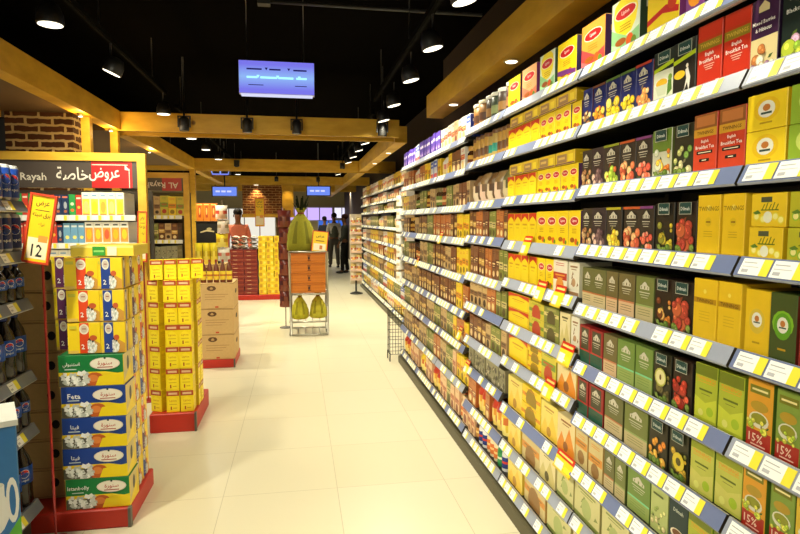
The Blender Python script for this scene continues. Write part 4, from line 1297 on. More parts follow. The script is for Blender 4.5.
GRN, BLU, ORG, PUR = (22, 122, 58), (28, 62, 142), (222, 70, 22), (92, 40, 84)
plinth(-1.62, -.885, 3.12, 3.62, .104, 'red plinth under the stacked feta cheese cartons')
names = [('green topped feta carton at the bottom of the front stack', GRN, 'Istanbolly'), ('blue topped feta carton, second from the bottom of the front stack', BLU, AR_FETA), ('blue topped feta carton in the middle of the front stack', BLU, AR_FETA),
         ('blue topped feta carton, second from the top of the front stack', BLU, 'Feta'), ('green topped feta carton on top of the front stack', GRN, AR_IST)]
for k, (lb, c, wd) in enumerate(names):
    o = link('feta_carton', feta_carton(c, wd)); o.location = (-1.048 + (.004, -.003, .0, .003, -.004)[k], 3.226, .1055 + k * .1625)
    tag(o, lb, 'carton', 'feta cartons stacked at the front')
    for j, cc in ((0, (YEL, PUR)), (1, (YEL, BLU))):
        q = link('cheese_carton', cheese_box([PUR, BLU, PUR, ORG, BLU][k] if j == 0 else [BLU, PUR, ORG, BLU, PUR][k], .138, .158, .18)); q.location = (-.995, 3.385 + j * .142, .1055 + k * .1625); q.rotation_euler = (0, 0, PI / 2)
        tag(q, f"yellow cheese carton on the aisle side of the feta stack, {['nearer', 'farther'][j]} column, {ORD[k]} from bottom", 'carton', 'cheese cartons on the side of the feta stack')
for k in range(3):
    z = .922 + k * .165
    lv = ['lower', 'middle', 'upper'][k]
    for nm, band, w, x, y, rz in (('orange banded', ORG, .157, -1.083, 3.19, 0), ('blue banded', BLU, .118, -.944, 3.186, 0), ('purple banded', PUR, .158, -.957, 3.312, PI / 2), ('orange banded side', ORG, .158, -.962, 3.474, PI / 2), ('purple banded rear', PUR, .12, -1.2, 3.3, 0)):
        o = link('cheese_box', cheese_box(band, w, .16, .07 if rz == 0 else .14)); o.location = (x + random.uniform(-.004, .004), y, z); o.rotation_euler = (0, 0, rz + random.uniform(-.03, .03))
        tag(o, f"{nm} yellow cheese box in the {lv} layer above the feta cartons", 'box', 'yellow cheese boxes above the feta cartons')
t = thing('open_tray', 'flat yellow tray with a green tag lying on top of the cheese boxes', 'tray', (-.985, 3.24, 1.4175))
m = MB(); m.cbox(-.15, .15, -.07, .22, 0, .055, (232, 206, 60), .002); a = front(m, .296, .14, .053, .001); a.rect(0, .8, 1, 1, (246, 232, 130)); m.build('tray_body', CARTON, t)
m = MB(); a = Art(m, (-.045, -.074, .004), (1, 0, 0), (0, 0, 1), .06, .046); a.rect(0, 0, 1, 1, (46, 150, 50)); a.line(.1, .9, .5, .2, (150, 210, 110)); m.build('green_tag', CARTON, t)
m = MB(); a = Art(m, (.025, -.074, .004), (1, 0, 0), (0, 0, 1), .045, .046); a.rect(0, 0, 1, 1, (240, 236, 200)); m.build('white_tag', CARTON, t)
for k in range(8):
    o = link('kraft_box', kraft(.34, .2, .158)); o.location = (-1.428 + .008 * (k % 3), 3.40, .1055 + k * .16)
    tag(o, f"plain brown box in the tall stack behind the red sign pole, {ORD[k]} from the bottom", 'box', 'brown boxes behind the sign pole')


def promo_sign(x, y, zc, w, h, tilt, label, price=None, zfoot=0.0, rz=0.0):
    t = thing('promotion_sign', label, 'sign', (x, y, zfoot), rz, 'promotion signs on poles')
    z = zc - zfoot
    M = Matrix.Translation((0, 0, z)) @ Matrix.Rotation(tilt, 4, 'Y')
    m = MB(); b = .010
    for x0, x1, z0, z1 in ((-w / 2, w / 2, h / 2 - b, h / 2), (-w / 2, w / 2, -h / 2, -h / 2 + b), (-w / 2, -w / 2 + b, -h / 2 + b, h / 2 - b), (w / 2 - b, w / 2, -h / 2 + b, h / 2 - b)):
        m.box(x0, x1, -.008, .008, z0, z1, (196, 60, 24), M)
    m.build('frame', PAINT, t)
    m = MB(); m.box(-w / 2 + b, w / 2 - b, -.002, .003, -h / 2 + b, h / 2 - b, (238, 196, 24), M)
    E = M.to_3x3()
    a = Art(m, M @ Vector((-w / 2 + b, -.002, -h / 2 + b)), E @ Vector((1, 0, 0)), E @ Vector((0, 0, 1)), w - 2 * b, h - 2 * b)
    a.rect(.05, .04, .95, .36, (238, 226, 190)); a.rect(.5, .3, .92, .4, (226, 150, 60))
    a.text('\uFEBD\uFEAE\uFECB', .5, .88, .1, (40, 30, 16), .6); a.line(.2, .84, .78, .012, (60, 44, 20)); a.text('\uFEEA\uFE98\uFEF4\uFEB3 \uFED6\uFEAE\uFEF3', .5, .7, .08, (50, 36, 16), .8); a.text('\uFEC9\uFE8E\uFEAE\uFEE7', .55, .56, .07, (50, 36, 16), .5)
    if price: a.text(price, .5, .17, .19, (24, 22, 20), .5)
    m.build('sheet', CARTON, t)
    m = MB(); m.tube([(0, .012, .01), (0, .012, z - h / 2 + .02)], .0065, (160, 36, 22)); m.build('pole', PAINT, t)
    m = MB(); m.lathe([(.07, 0, (150, 34, 22)), (.07, .008, (150, 34, 22)), (.02, .016, (150, 34, 22))], 16); m.build('base', PAINT, t)
    return t


promo_sign(-1.215, 3.03, 1.56, .118, .335, R(10), 'tilted red framed promotion sign with a price on a red pole', '12')

# islands farther along
plinth(-1.12, -.785, 4.51, 5.15, .145, 'red plinth under the stacked yellow tea cartons')


def tea_pack(w, h, d):
    return box_mesh('lip_pack', w, d, h)


BOX['lip_pack'] = ('', (244, 216, 20), (226, 196, 24), lambda a, s: (a.rect(0, .76, 1, 1, (176, 70, 30)), a.line(.15, .85, .87, .1, (226, 190, 150)), a.poly([(.08, .04), (.92, .04), (.92, .52), (.7, .66), (.5, .74), (.3, .66), (.08, .52)], (250, 226, 40)),
    a.text('Lipton', .5, .52, .12, (200, 130, 20), .7), a.line(.2, .8, .36, .03, (206, 170, 20)), a.rect(.3, .1, .4, .26, (170, 70, 30)), a.line(.5, .8, .18, .04, (206, 170, 20))))
for k in range(6):
    z = .146 + k * .1685
    for nm, x, y, rz in (('front left', -.951, 4.6, 0), ('front middle', -.853, 4.6, 0), ('left corner', -1.058, 4.63, -.5), ('aisle side', -.842, 4.735, PI / 2), ('rear aisle side', -.842, 4.84, PI / 2)):
        o = link('tea_carton', tea_pack(.096, .166, .11)); o.location = (x + random.uniform(-.003, .003), y, z); o.rotation_euler = (0, 0, rz + random.uniform(-.03, .03))
        tag(o, f"yellow tea carton with red top, {nm} column, {ORD[k]} layer from the red plinth", 'carton', 'yellow tea cartons on the second plinth')
z = .146 + 6 * .1685
for k in range(4):
    o = link('tea_carton', tea_pack(.09, .15, .1)); o.location = (-1.05 + k * .088, 4.6 + .03 * k, z); o.rotation_euler = (0, 0, .1 + .08 * k)
    tag(o, f"yellow tea carton in the top row of the yellow stack, {ORD[k]} from its left", 'carton', 'top row of yellow tea cartons')
plinth(-1.05, -.70, 6.45, 7.05, .09, 'red plinth under three big brown boxes')
for k in range(3):
    o = link('big_kraft_box', kraft(.352, .5, .277, False, True)); o.location = (-.878, 6.72, .091 + k * .279)
    tag(o, f"big brown box with dark emblem, {['lowest', 'middle', 'topmost'][k]} of the stack of three", 'box', 'big brown boxes with emblem')
for k in range(5):
    o = thing('sauce_bottle', f"brown bottle with yellow label standing on the big brown boxes, {ORD[k]} from the left", 'bottle', (-1.02 + k * .068, 6.54, .928), 0, 'bottles on the big brown boxes')
    o.scale = (.066, .066, .25)
    for pn, me in bottle_parts((110, 54, 30), (150, 50, 30), (236, 206, 60), (200, 120, 40)):
        link(pn, me, o)


# gondolas standing across, seen from their fronts
def cross_gondola(x0, x1, y, depth, ztop, zh0, zrows, label, name_text):
    t = thing('header_gondola', label, 'shelving', ((x0 + x1) / 2, y, 0), 0, 'wooden framed gondolas with dark headers')
    cx = (x0 + x1) / 2

    def L(mb, nm, mat, par=t):
        mb.v = [(p[0] - cx, p[1] - y, p[2]) for p in mb.v]
        return mb.build(nm, mat, par)
    for xa in (x0, x1 - .07):
        m = MB(); m.box(xa, xa + .07, y, y + .06, 0, ztop, (200, 150, 50)); L(m, 'post', WOOD)
    m = MB(); m.box(x0 + .07, x1 - .07, y + .001, y + .059, ztop - .07, ztop, (200, 150, 50)); L(m, 'top_rail', WOOD)
    m = MB(); m.box(x0 + .07, x1 - .07, y + .015, y + .045, zh0, ztop - .07, (70, 60, 52)); w, h = x1 - x0 - .14, ztop - .07 - zh0
    a = Art(m, (x0 + .07, y + .015, zh0), (1, 0, 0), (0, 0, 1), w, h)
    name_text(a); L(m, 'header_board', CARTON)
    m = MB(); m.box(x0 + .07, x1 - .07, y + depth - .03, y + depth, 0, zh0, (70, 62, 50)); L(m, 'back_panel', PAINT)
    for z in zrows:
        m = MB(); m.box(x0 + .07, x1 - .1, y + .03, y + depth - .03, z + .02, z + .042, (60, 56, 50)); sh = L(m, 'shelf', PAINT)
        m = MB(); m.box(x0 + .07, x1 - .1, y + .01, y + .03, z - .002, z + .048, (226, 224, 214)); xx = x0 + .1
        a = Art(m, (x0 + .07, y + .01, z - .002), (1, 0, 0), (0, 0, 1), x1 - x0 - .17, .05)
        u = .02
        while u < .95:
            a.rect(u, .08, u + .03, .92, WHITE); a.rect(u + .03, .08, u + .045, .92, TICKY); u += .055
        L(m, 'price_rail', PLASTIC, sh)
    return t


def head_near(a):
    f = lambda x: (x + 3.13) / a.w
    a.rect(f(-1.775), 0, f(-1.44), 1, (176, 26, 24))
    a.line(f(-1.77), f(-1.475), .86, .03, (236, 206, 190)); a.rect(f(-1.468), .0, f(-1.462), .72, (236, 206, 190)); a.poly([(f(-1.50), .88), (f(-1.46), .66), (f(-1.50), .68)], (240, 220, 206))
    a.text('AL Rayah', f(-2.31), .36, .36, (206, 198, 180), .27)
    a.text('\uFE94\uFEBB\uFE8E\uFEA7', f(-1.93), .52, .5, (214, 206, 190), .15)
    a.text('\uFEBD\uFEED\uFEAE\uFECB', f(-1.67), .5, .5, (236, 222, 206), .145)


def head_far(a):
    a.rect(.82, 0, .985, 1, (176, 26, 24))
    a.text('AL Rayah', .82, .5, .6, (226, 214, 200), .33, rot180=True)


cross_gondola(-3.2, -1.325, 5.5, .55, 2.19, 1.885, [1.60, 1.355, 1.1, .8, .45, .1], 'wooden framed gondola with red header writing behind the cheese boxes', head_near)
cross_gondola(-3.0, -1.40, 8.0, .55, 2.22, 1.985, [1.62, 1.30, .98, .6, .1], 'second wooden framed gondola with upside down header writing', head_far)

BOX.update({
    'wy_pack': ('white topped pack with yellow fruit', (244, 238, 214), (240, 236, 222), lambda a, s: (a.rect(.04, 0, .96, .72, (246, 214, 70)), a.ell(.5, .36, .34, .26, [(250, 226, 40), (244, 170, 60), (240, 200, 120)][s % 3]), a.line(.2, .8, .86, .05, (90, 150, 190)), a.line(.1, .9, .05, .06, (236, 130, 60)))),
    'wo_pack': ('white topped pack with orange fruit', (240, 234, 214), (236, 232, 220), lambda a, s: (a.rect(.04, .05, .96, .74, (236, 150, 60)), a.ell(.5, .42, .3, .24, [(246, 200, 40), (226, 90, 50), (240, 180, 30)][s % 3]), a.line(.2, .8, .87, .07, (60, 60, 50)))),
    'blu_pk': ('pale blue juice carton', (110, 160, 190), (90, 140, 170), lambda a, s: (a.line(.1, .9, .85, .1, (226, 232, 226)), a.disc(.55, .3, .3, (240, 226, 120)))),
    'nav_pk': ('dark blue juice carton', (30, 50, 86), (24, 40, 70), lambda a, s: (a.line(.1, .9, .9, .08, (226, 120, 90)), a.ell(.5, .5, .25, .18, (170, 176, 180)), a.disc(.5, .2, .25, (180, 100, 60)))),
    'grn_pk': ('green juice carton', (44, 150, 70), (36, 120, 56), lambda a, s: (a.disc(.5, .55, .3, (226, 240, 190)), a.disc(.5, .25, .3, (226, 120, 50)))),
    'red_pk': ('red yellow juice carton', (206, 60, 40), (170, 46, 30), lambda a, s: (a.disc(.5, .4, .3, (246, 190, 60)), a.line(.1, .9, .85, .08, (246, 230, 200)))),
})


def gondola_row(y, z, x, items, which, row):
    n = 0
    for key, w, h in items:
        o = link('juice_carton', box_mesh(key, w - .003, .34 if w > .06 else .1, h, n)); o.location = (x + w / 2, y + .033 + (.17 if w > .06 else .05), z + .043)
        tag(o, f"{BOX[key][0]}, {ORD[min(n, 19)]} from left, {row} shelf, {which} gondola", 'carton', f'cartons on the {row} shelf of the {which} gondola')
        x += w
        n += 1


gondola_row(5.5, 1.60, -2.40, [('grn_pk', .05, .19), ('red_pk', .05, .19)] * 2 + [('nav_pk', .058, .18), ('red_pk', .05, .18), ('nav_pk', .058, .18), ('nav_pk', .058, .18), ('grn_pk', .055, .185), ('red_pk', .05, .18)] + [('wy_pack', .07, .205)] * 5, 'near wooden', 'top')
gondola_row(5.5, 1.355, -2.40, [('red_pk', .053, .18), ('red_pk', .053, .19)] * 3 + [('nav_pk', .05, .17), ('blu_pk', .06, .18), ('blu_pk', .06, .18), ('blu_pk', .055, .18)] + [('wo_pack', .073, .19)] * 5, 'near wooden', 'second')
gondola_row(5.5, 1.1, -2.40, [('wy_pack', .08, .2)] * 11, 'near wooden', 'third')
gondola_row(8.0, 1.62, -2.2, [('wy_pack', .09, .27), ('wy_pack', .09, .29), ('wy_pack', .09, .29), ('cof_bei', .08, .26), ('cof_bei', .08, .25), ('yel_grn', .1, .26), ('cof_yel', .1, .25), ('yel_grn', .1, .25)], 'far wooden', 'top')
gondola_row(8.0, 1.30, -2.2, [('cof_brn', .08, .22), ('cof_grn', .08, .22), ('cof_bei', .08, .22), ('cof_brn', .08, .23), ('cof_grn', .08, .22), ('cof_brn', .08, .22), ('cof_bei', .08, .22), ('cof_brn', .08, .22)], 'far wooden', 'second')
gondola_row(8.0, .98, -2.2, [('cof_pat', .07, .22 + .003 * q) for q in range(9)], 'far wooden', 'third')
promo_sign(-1.335, 5.36, 1.46, .08, .44, R(2), 'narrow brown promotion sign standing before the wooden gondola post')
promo_sign(-.83, 13.2, 1.78, .2, .62, 0, 'far yellow promotion sign standing behind the stack of yellow packs')

# poster left of the brick pillar
t = thing('wall_poster', 'dark poster with yellow green spots beside the brick pillar', 'poster', (-2.95, 6.4, 0))
m = MB(); m.box(-.12, .12, 0, .03, 1.9, 2.6, (30, 28, 22)); a = Art(m, (-.12, 0, 1.9), (1, 0, 0), (0, 0, 1), .24, .7)
for q in range(9): a.disc(.15 + .7 * random.random(), .08 + .1 * q, .1, random.choice([(160, 170, 50), (220, 206, 110), (120, 130, 40)]))
m.build('panel', CARTON, t)
m = MB(); m.box(-.13, .13, .03, .05, 0, 2.62, (50, 40, 28)); m.build('backing_board', MATTE, t)

# promotion stack of orange cartons, black crate and yellow bags
plinth(-1.53, -1.0, 8.8, 9.5, .1, 'red plinth under the orange cartons and black crate', False)
o = link('big_kraft_box', kraft(.42, .48, .42, False, True)); o.location = (-1.30, 9.2, .101); tag(o, 'lower brown box on the plinth below the yellow bags', 'box', 'brown boxes below the yellow bags')
o = link('big_kraft_box', kraft(.42, .48, .42, False, True)); o.location = (-1.30, 9.2, .523); tag(o, 'upper brown box on the plinth below the yellow bags', 'box', 'brown boxes below the yellow bags')
t = thing('black_crate', 'black crate with pale writing under the orange cartons', 'crate', (-1.36, 9.25, .945))
m = MB(); m.cbox(-.155, .155, -.1, .2, .0, .63, (30, 27, 22), .004); a = front(m, .31, .2, .63); a.poly([(.2, .74), (.5, .78), (.85, .76), (.85, .79), (.5, .82), (.2, .77)], (196, 180, 130)); a.ell(.62, .84, .12, .03, (176, 160, 110)); m.build('crate_body', MATTE, t)
m = MB(); m.box(-.165, .165, -.11, .21, .63, .645, (50, 44, 34)); m.build('rim', MATTE, t)
for k in range(3):
    o = link('yellow_bag', bag_mesh((222, 200, 40), (200, 170, 30), (240, 220, 90), k)); o.scale = (.108, .07, .32); o.location = (-1.47 + k * .11, 9.06, .945)
    tag(o, f"yellow green bag standing before the black crate, {ORD[k]} from the left", 'bag', 'yellow bags before the black crate')
BOX['or_tea'] = ('', (214, 122, 34), (170, 90, 26), lambda a, s: (a.rect(.3, .2, .7, .85, (170, 66, 24)), a.ell(.5, .55, .12, .2, (236, 180, 90)), a.line(.1, .9, .93, .05, (240, 200, 110))))
for k in range(3):
    o = link('orange_carton', box_mesh('or_tea', .098, .14, .27)); o.location = (-1.46 + k * .101, 9.25, 1.5905)
    tag(o, f"orange carton on the black crate, {ORD[k]} from the left", 'carton', 'orange cartons on the black crate')
t = thing('hanging_strip', 'upright strip hung with white and red bags beside the black crate', 'clip strip', (-1.1, 8.87, 0))
m = MB(); m.tube([(0, .05, .1), (0, .05, 1.9)], .008, (150, 146, 136)); m.build('pole', STEEL, t)
m = MB(); m.lathe([(.05, .1, (90, 86, 80)), (.05, .115, (90, 86, 80)), (.02, .12, (90, 86, 80))], 14); m.build('base', PAINT, t)
for k in range(4):
    o = link('snack_bag', bag_mesh(*[((226, 216, 200), (206, 80, 60), (236, 190, 150)), ((206, 196, 176), (170, 150, 120), (226, 206, 190)), ((230, 200, 40), (200, 160, 40), (246, 226, 110)), ((226, 220, 206), (196, 100, 80), (200, 190, 170))][k], k)); o.scale = (.17, .07, .2); o.location = (-1.1 + .02 * (k % 2), 8.83, 1.62 - k * .205)
    tag(o, ['white and red bag at the top of the hanging strip', 'beige white bag second on the hanging strip', 'yellow bag third on the hanging strip', 'white bag lowest on the hanging strip'][k], 'bag', 'bags on the hanging strip')

# far stacks of maroon and yellow packs
plinth(-1.36, -.33, 11.95, 12.7, .1, 'long red plinth under the maroon and yellow packs', False)
BOX['mar_pk'] = ('', (120, 34, 26), (96, 26, 20), lambda a, s: (a.line(.05, .95, .5, .3, (150, 66, 44)), a.line(.2, .5, .5, .12, (206, 170, 130))))
BOX['yel_pk'] = ('', (232, 200, 30), (200, 166, 20), lambda a, s: (a.rect(.1, .2, .45, .8, (200, 150, 30)), a.rect(.6, .3, .9, .7, (250, 226, 90))))
for k in range(11):
    for j in range(2):
        o = link('maroon_pack', box_mesh('mar_pk', .262, .4, .082, k)); o.location = (-1.215 + j * .265 + random.uniform(-.006, .006), 12.2, .101 + k * .0835)
        tag(o, f"maroon pack in the {['left', 'right'][j]} pile by the cashier, {ORD[k]} from the bottom", 'pack', 'maroon packs piled on the red plinth')
_sack = {}
for k in range(9):
    j, L = k % 3, k // 3
    o = link('white_sack', bag_mesh((222, 206, 182), (206, 160, 130), (236, 226, 206), k)); o.scale = (.172, .085, .3); o.location = (-1.255 + j * .182, 12.03 + .02 * L, 1.066 + L * .09); o.rotation_euler = (-1.56, 0, .06 * ((k * 2) % 3 - 1))
    o.data = _sack.setdefault(k % 2, o.data.copy()); o.data.materials[0] = CLOTH
    tag(o, f"crumpled whitish bag lying on the maroon packs, {ORD[j]} from left, {['lowest', 'middle', 'top'][L]} layer", 'bag', 'whitish bags on the maroon packs')
for j in range(3):
    for k in range(10):
        o = link('yellow_pack', box_mesh('yel_pk', .148, .3, .117, k)); o.location = (-.72 + j * .153, 12.16, .101 + k * .1185); o.rotation_euler = (0, 0, random.uniform(-.06, .06))
        tag(o, f"yellow pack in the {['first', 'second', 'third'][j]} column of the far yellow stack, {ORD[k]} from the bottom", 'pack', 'yellow packs on the far red plinth')

# steel trolley with orange crates in the middle of the aisle
t = thing('steel_trolley', 'steel trolley carrying orange crates in the middle of the aisle', 'trolley', (.135, 8.05, 0))
SG = (176, 172, 156)
for sx in (-.265, .255):
    for sy in (0, .55):
        m = MB(); m.tube([(sx + (.0 if sx > 0 else .02), sy, .02), (sx, sy, 1.172)], .014, SG); m.build('leg', STEEL, t)
for z in (.02, .2, .585):
    m = MB()
    m.tube([(-.26, 0, z), (.255, 0, z)], .012, SG); m.tube([(-.26, .55, z), (.255, .55, z)], .012, SG); m.tube([(-.26, 0, z), (-.26, .55, z)], .012, SG); m.tube([(.255, 0, z), (.255, .55, z)], .012, SG)
    for q in range(4): m.tube([(-.15 + q * .1, 0, z), (-.15 + q * .1, .55, z)], .006, SG)
    m.build('wire_shelf', STEEL, t)
m = MB(); m.tube([(-.265, 0, 1.172), (.255, 0, 1.172)], .012, SG); m.tube([(-.265, .55, 1.172), (.255, .55, 1.172)], .012, SG); m.build('top_rail', STEEL, t)
for sx in (-.25, .25):
    m = MB(); m.lathe([(.02, -.012, (50, 50, 46)), (.02, .012, (50, 50, 46))], 10, 0, 0, True, Matrix.Translation((sx, .275, .021)) @ Matrix.Rotation(PI / 2, 4, 'Y')); m.build('caster', PLASTIC, t)
for k in range(4):
    o = thing('orange_crate', f"orange crate with dark lettering on the steel trolley, {['lowest', 'second from the bottom', 'second from the top', 'topmost'][k]} of four", 'crate', (.13, 8.33, .601 + k * .1385), 0, 'orange crates on the trolley')
    m = MB(); m.cbox(-.235, .235, -.26, .2, 0, .137, (204, 118, 28), .005)
    a = front(m, .47, .53, .137)
    for q in range(3): a.line(.02, .98, .2 + .3 * q, .03, (170, 90, 18))
    a.ell(.52, .5, .03, .16, (60, 30, 16)); a.line(.47, .57, .72, .06, (60, 30, 16)); a.line(.48, .58, .28, .06, (60, 30, 16)); m.build('crate_body', PLASTIC, o)
    m = MB(); m.box(-.238, .238, -.263, .203, .117, .137, (186, 104, 24)); m.build('rim', PLASTIC, o)


def sack(loc, w, h, col, label, group=None, tuft=None, seed=0):
    t = thing('tied_sack', label, 'sack', loc, 0, group)
    rn = random.Random(seed)
    m = MB(); n = 20
    prof = [(.38, 0), (.5, .06), (.5, .2), (.47, .38), (.4, .55), (.3, .7), (.17, .82), (.1, .88), (.15, .95), (.2, 1.0)]
    V, F = [], []
    for r, z in prof:
        for k in range(n):
            a = 2 * PI * k / n
            q = r * w * (1 + .1 * math.sin(5 * a + z * 6) * (.4 + z) + .04 * rn.random())
            V.append((q * math.cos(a), q * .8 * math.sin(a), z * h))
    for i in range(len(prof) - 1):
        for k in range(n):
            F.append((i * n + k, i * n + (k + 1) % n, (i + 1) * n + (k + 1) % n, (i + 1) * n + k))
    F.append(tuple(range(n))[::-1]); F.append(tuple((len(prof) - 1) * n + k for k in range(n)))
    m.mesh_part(V, F, [col if (i // n + i % 3) % 4 else tuple(int(c * .8) for c in col) for i in range(len(F))], True)
    m.build('sack_body', CLOTH, t)
    m = MB(); m.lathe([(.115 * w, .86 * h, (120, 60, 40)), (.115 * w, .9 * h, (120, 60, 40))], 12); m.build('tie', CLOTH, t)
    if tuft:
        m = MB()
        for q in range(26):
            a, l = rn.random() * 6.3, h * (.1 + .26 * rn.random())
            p = Vector((.05 * math.cos(a), .05 * math.sin(a), h * .95)); e = p + Vector((.07 * math.cos(a), .07 * math.sin(a), l))
            s = Vector((-math.sin(a), math.cos(a), 0)) * .02
            m.face([p - s, p + s, e + s * .4, e - s * .4], tuft); m.face([p + s, p - s, e - s * .4, e + s * .4], tuft)
        m.build('dark_tuft', CLOTH, t)
    return t


sack((.04, 8.3, 1.155), .4, .62, (136, 132, 36), 'tall yellow green sack with a dark tuft on the orange crates', None, (44, 50, 26), 1)
sack((.01, 8.24, .215), .235, .36, (180, 172, 44), 'yellow green sack on the low trolley shelf, farther from the wall shelving', 'sacks on the low trolley shelf', None, 2)
sack((.265, 8.3, .215), .235, .36, (190, 180, 56), 'yellow green sack on the low trolley shelf, nearer the wall shelving', 'sacks on the low trolley shelf', None, 3)
t = thing('price_board', 'yellow price board with red edge leaning on the orange crates', 'sign', (.28, 8.1, 1.158), 0)
M = Matrix.Rotation(R(6), 4, 'Y') @ Matrix.Rotation(R(-10), 4, 'X')
m = MB(); m.box(-.11, .11, -.006, .006, 0, .3, (200, 60, 30), M); m.build('frame', PAINT, t)
m = MB(); E = M.to_3x3(); a = Art(m, M @ Vector((-.098, -.0075, .012)), E @ Vector((1, 0, 0)), E @ Vector((0, 0, 1)), .196, .276); a.rect(0, 0, 1, 1, (240, 200, 30)); a.rect(.08, .06, .92, .4, (240, 226, 190)); a.text('\uFEBD\uFEAE\uFECB', .5, .76, .16, (60, 40, 20), .6); a.rect(.5, .12, .7, .32, (200, 120, 40)); a.line(.2, .8, .54, .05, (150, 100, 20)); m.build('sheet', CARTON, t)
t = thing('hanging_strip', 'upright strip hung with dark maroon bags behind the trolley', 'clip strip', (-.2, 8.75, 0))
m = MB(); m.tube([(0, .05, 0), (0, .05, 1.78)], .008, (110, 100, 90)); m.build('pole', STEEL, t)
m = MB(); m.lathe([(.09, 0, (90, 86, 80)), (.09, .012, (90, 86, 80)), (.02, .02, (90, 86, 80))], 14); m.build('base', PAINT, t)
for k in range(6):
    o = link('snack_bag', bag_mesh((100, 34, 28), (74, 26, 30), (130, 70, 50), k)); o.scale = (.19, .11, .25); o.location = (-.2 + .01 * (k % 2), 8.72, 1.5 - k * .236)
    tag(o, f"dark maroon bag on the strip behind the trolley, {ORD[k]} from the top", 'bag', 'maroon bags behind the trolley')

# snack stand at the end of the far shelving
t = thing('snack_stand', 'narrow white and red snack stand at the far end of the shelving', 'stand', (1.24, 12.6, 0))
m = MB(); m.box(-.13, .13, .1, .12, .2, 1.74, (226, 216, 196)); m.build('back_panel', PAINT, t)
m = MB(); m.tube([(0, .06, .02), (0, .06, .3)], .02, (50, 50, 46)); m.build('post', PAINT, t)
m = MB(); m.lathe([(.14, 0, (40, 40, 38)), (.14, .02, (40, 40, 38)), (.04, .05, (40, 40, 38))], 14); m.build('base', PAINT, t)
for k in range(7):
    m = MB(); m.box(-.13, .13, -.06, .1, .3 + k * .2, .312 + k * .2, (226, 222, 210)); m.box(-.13, .13, -.065, -.06, .3 + k * .2, .345 + k * .2, (222, 190, 170)); m.build('tray', PAINT, t)
for k in range(7):
    for j in range(2):
        o = link('snack_pack', bag_mesh(*[((236, 226, 206), (206, 110, 80), (240, 190, 110)), ((226, 200, 120), (196, 80, 60), (236, 226, 206))][(k + j) % 2], k)); o.scale = (.115, .06, .15); o.location = (1.18 + j * .12, 12.61, .3125 + k * .2)
        tag(o, f"small snack pack on the snack stand, {['left', 'right'][j]} side, {ORD[k]} tray from the bottom", 'pack', 'packs on the snack stand')


# ================================================================== CEILING FITTINGS
BLK = (24, 23, 21)


def spot(parent, loc, target, watts, angle=70, blend=.6, col=LAMP_COL, size=.05):
    l = bpy.data.lights.new('lamp_light', 'SPOT')
    l.energy, l.spot_size, l.spot_blend, l.color, l.shadow_soft_size = watts, R(angle), blend, col, size
    o = bpy.data.objects.new('lamp_light', l)
    COL.objects.link(o)
    o.location = loc
    o.rotation_euler = (Vector(target) - Vector(loc)).to_track_quat('-Z', 'Y').to_euler()
    return o


def track(x, y0, y1, z, label):
    t = thing('ceiling_track', label, 'lighting track', (x, (y0 + y1) / 2, z))
    h = (y1 - y0) / 2
    m = MB(); m.box(-.022, .022, -h, h, -.02, .02, BLK); m.build('rail', DARK, t)
    m = MB(); m.box(-.008, .008, -h, h, -.024, -.0205, (34, 33, 30)); m.build('conductor_slot', DARK, t)
    y = -h + .3
    while y < h:
        m = MB(); m.tube([(0, y, .018), (0, y, 3.42 - z)], .006, (40, 38, 34), 6); m.build('hanger_rod', PAINT, t); y += 1.6


def track_lamp(x, y, z, zt, tilt, label, group, watts, target=None, wide=120):
    """A dish spotlight hanging from its track; tilt leans the dish about the aisle axis."""
    t = thing('track_spotlight', label, 'spotlight', (x, y, z), 0, group)
    M = Matrix.Rotation(tilt, 4, 'Y')
    m = MB(); m.tube([(0, 0, .1), (0, 0, zt - z - .02)], .008, BLK, 6); m.build('stem', PAINT, t)
    m = MB(); m.lathe([(.072, .0, BLK), (.074, .004, BLK), (.072, .06, BLK), (.05, .115, BLK), (.02, .125, BLK)], 18, 0, 0, True, M); m.build('shade', PAINT, t)
    m = MB(); m.lathe([(.062, -.004, (230, 226, 210)), (.067, -.002, (230, 226, 210))], 18, 0, 0, True, M); m.build('lens', GLOW, t)
    d = M @ Vector((0, 0, -1))
    loc = Vector((x, y, z)) + d * .02
    spot(None, loc, target or loc + d * 2, watts, wide, .9)


track(.90, -2.0, 6.85, 3.0, 'long black lighting track beside the wall shelving')
track(.98, 7.6, 16.2, 3.0, 'black lighting track beyond the first cross beam, on the wall shelving side')
track(-1.42, -2.0, 6.85, 3.0, 'long black lighting track over the drinks shelving')
track(-1.45, 7.6, 16.2, 3.0, 'black lighting track beyond the first cross beam, on the gondola side')
t = thing('ceiling_pipe', 'thin black pipe crossing under the ceiling above the lit sign', 'pipe', (0, 5.0, 3.38))
m = MB(); m.tube([(-.25, 0, 0), (1.6, 0, 0)], .016, (44, 42, 38)); m.build('pipe', PAINT, t)
m = MB(); m.box(-.3, -.2, -.04, .04, -.03, .03, (40, 38, 36)); m.build('junction_box', PAINT, t)
near_y = [-1.4, .2, 1.3, 2.2, 3.05, 3.9, 4.8, 5.85, 6.75]
lab = ['behind the camera, rearmost', 'behind the camera, second', 'overhead beside the tea boxes', 'overhead, above the second shelving bay', 'first in view by the wall shelving', 'second in view by the wall shelving', 'third in view by the wall shelving', 'fourth in view by the wall shelving', 'fifth in view, just before the cross beam']
for k, y in enumerate(near_y):
    x = .88 + .03 * max(0, y - 3)
    x = min(x, 1.05)
    track_lamp(x, y, 2.75, 3.0, R(-14), f"lit dish spotlight {lab[k]}", 'dish spotlights on the wall shelving track', TRACK_W * (.5, .5, .55, .6, .7, .85, 1.1, 1.3, 1.2)[k], (.75, y, 0), 120 if k < 5 else 148)
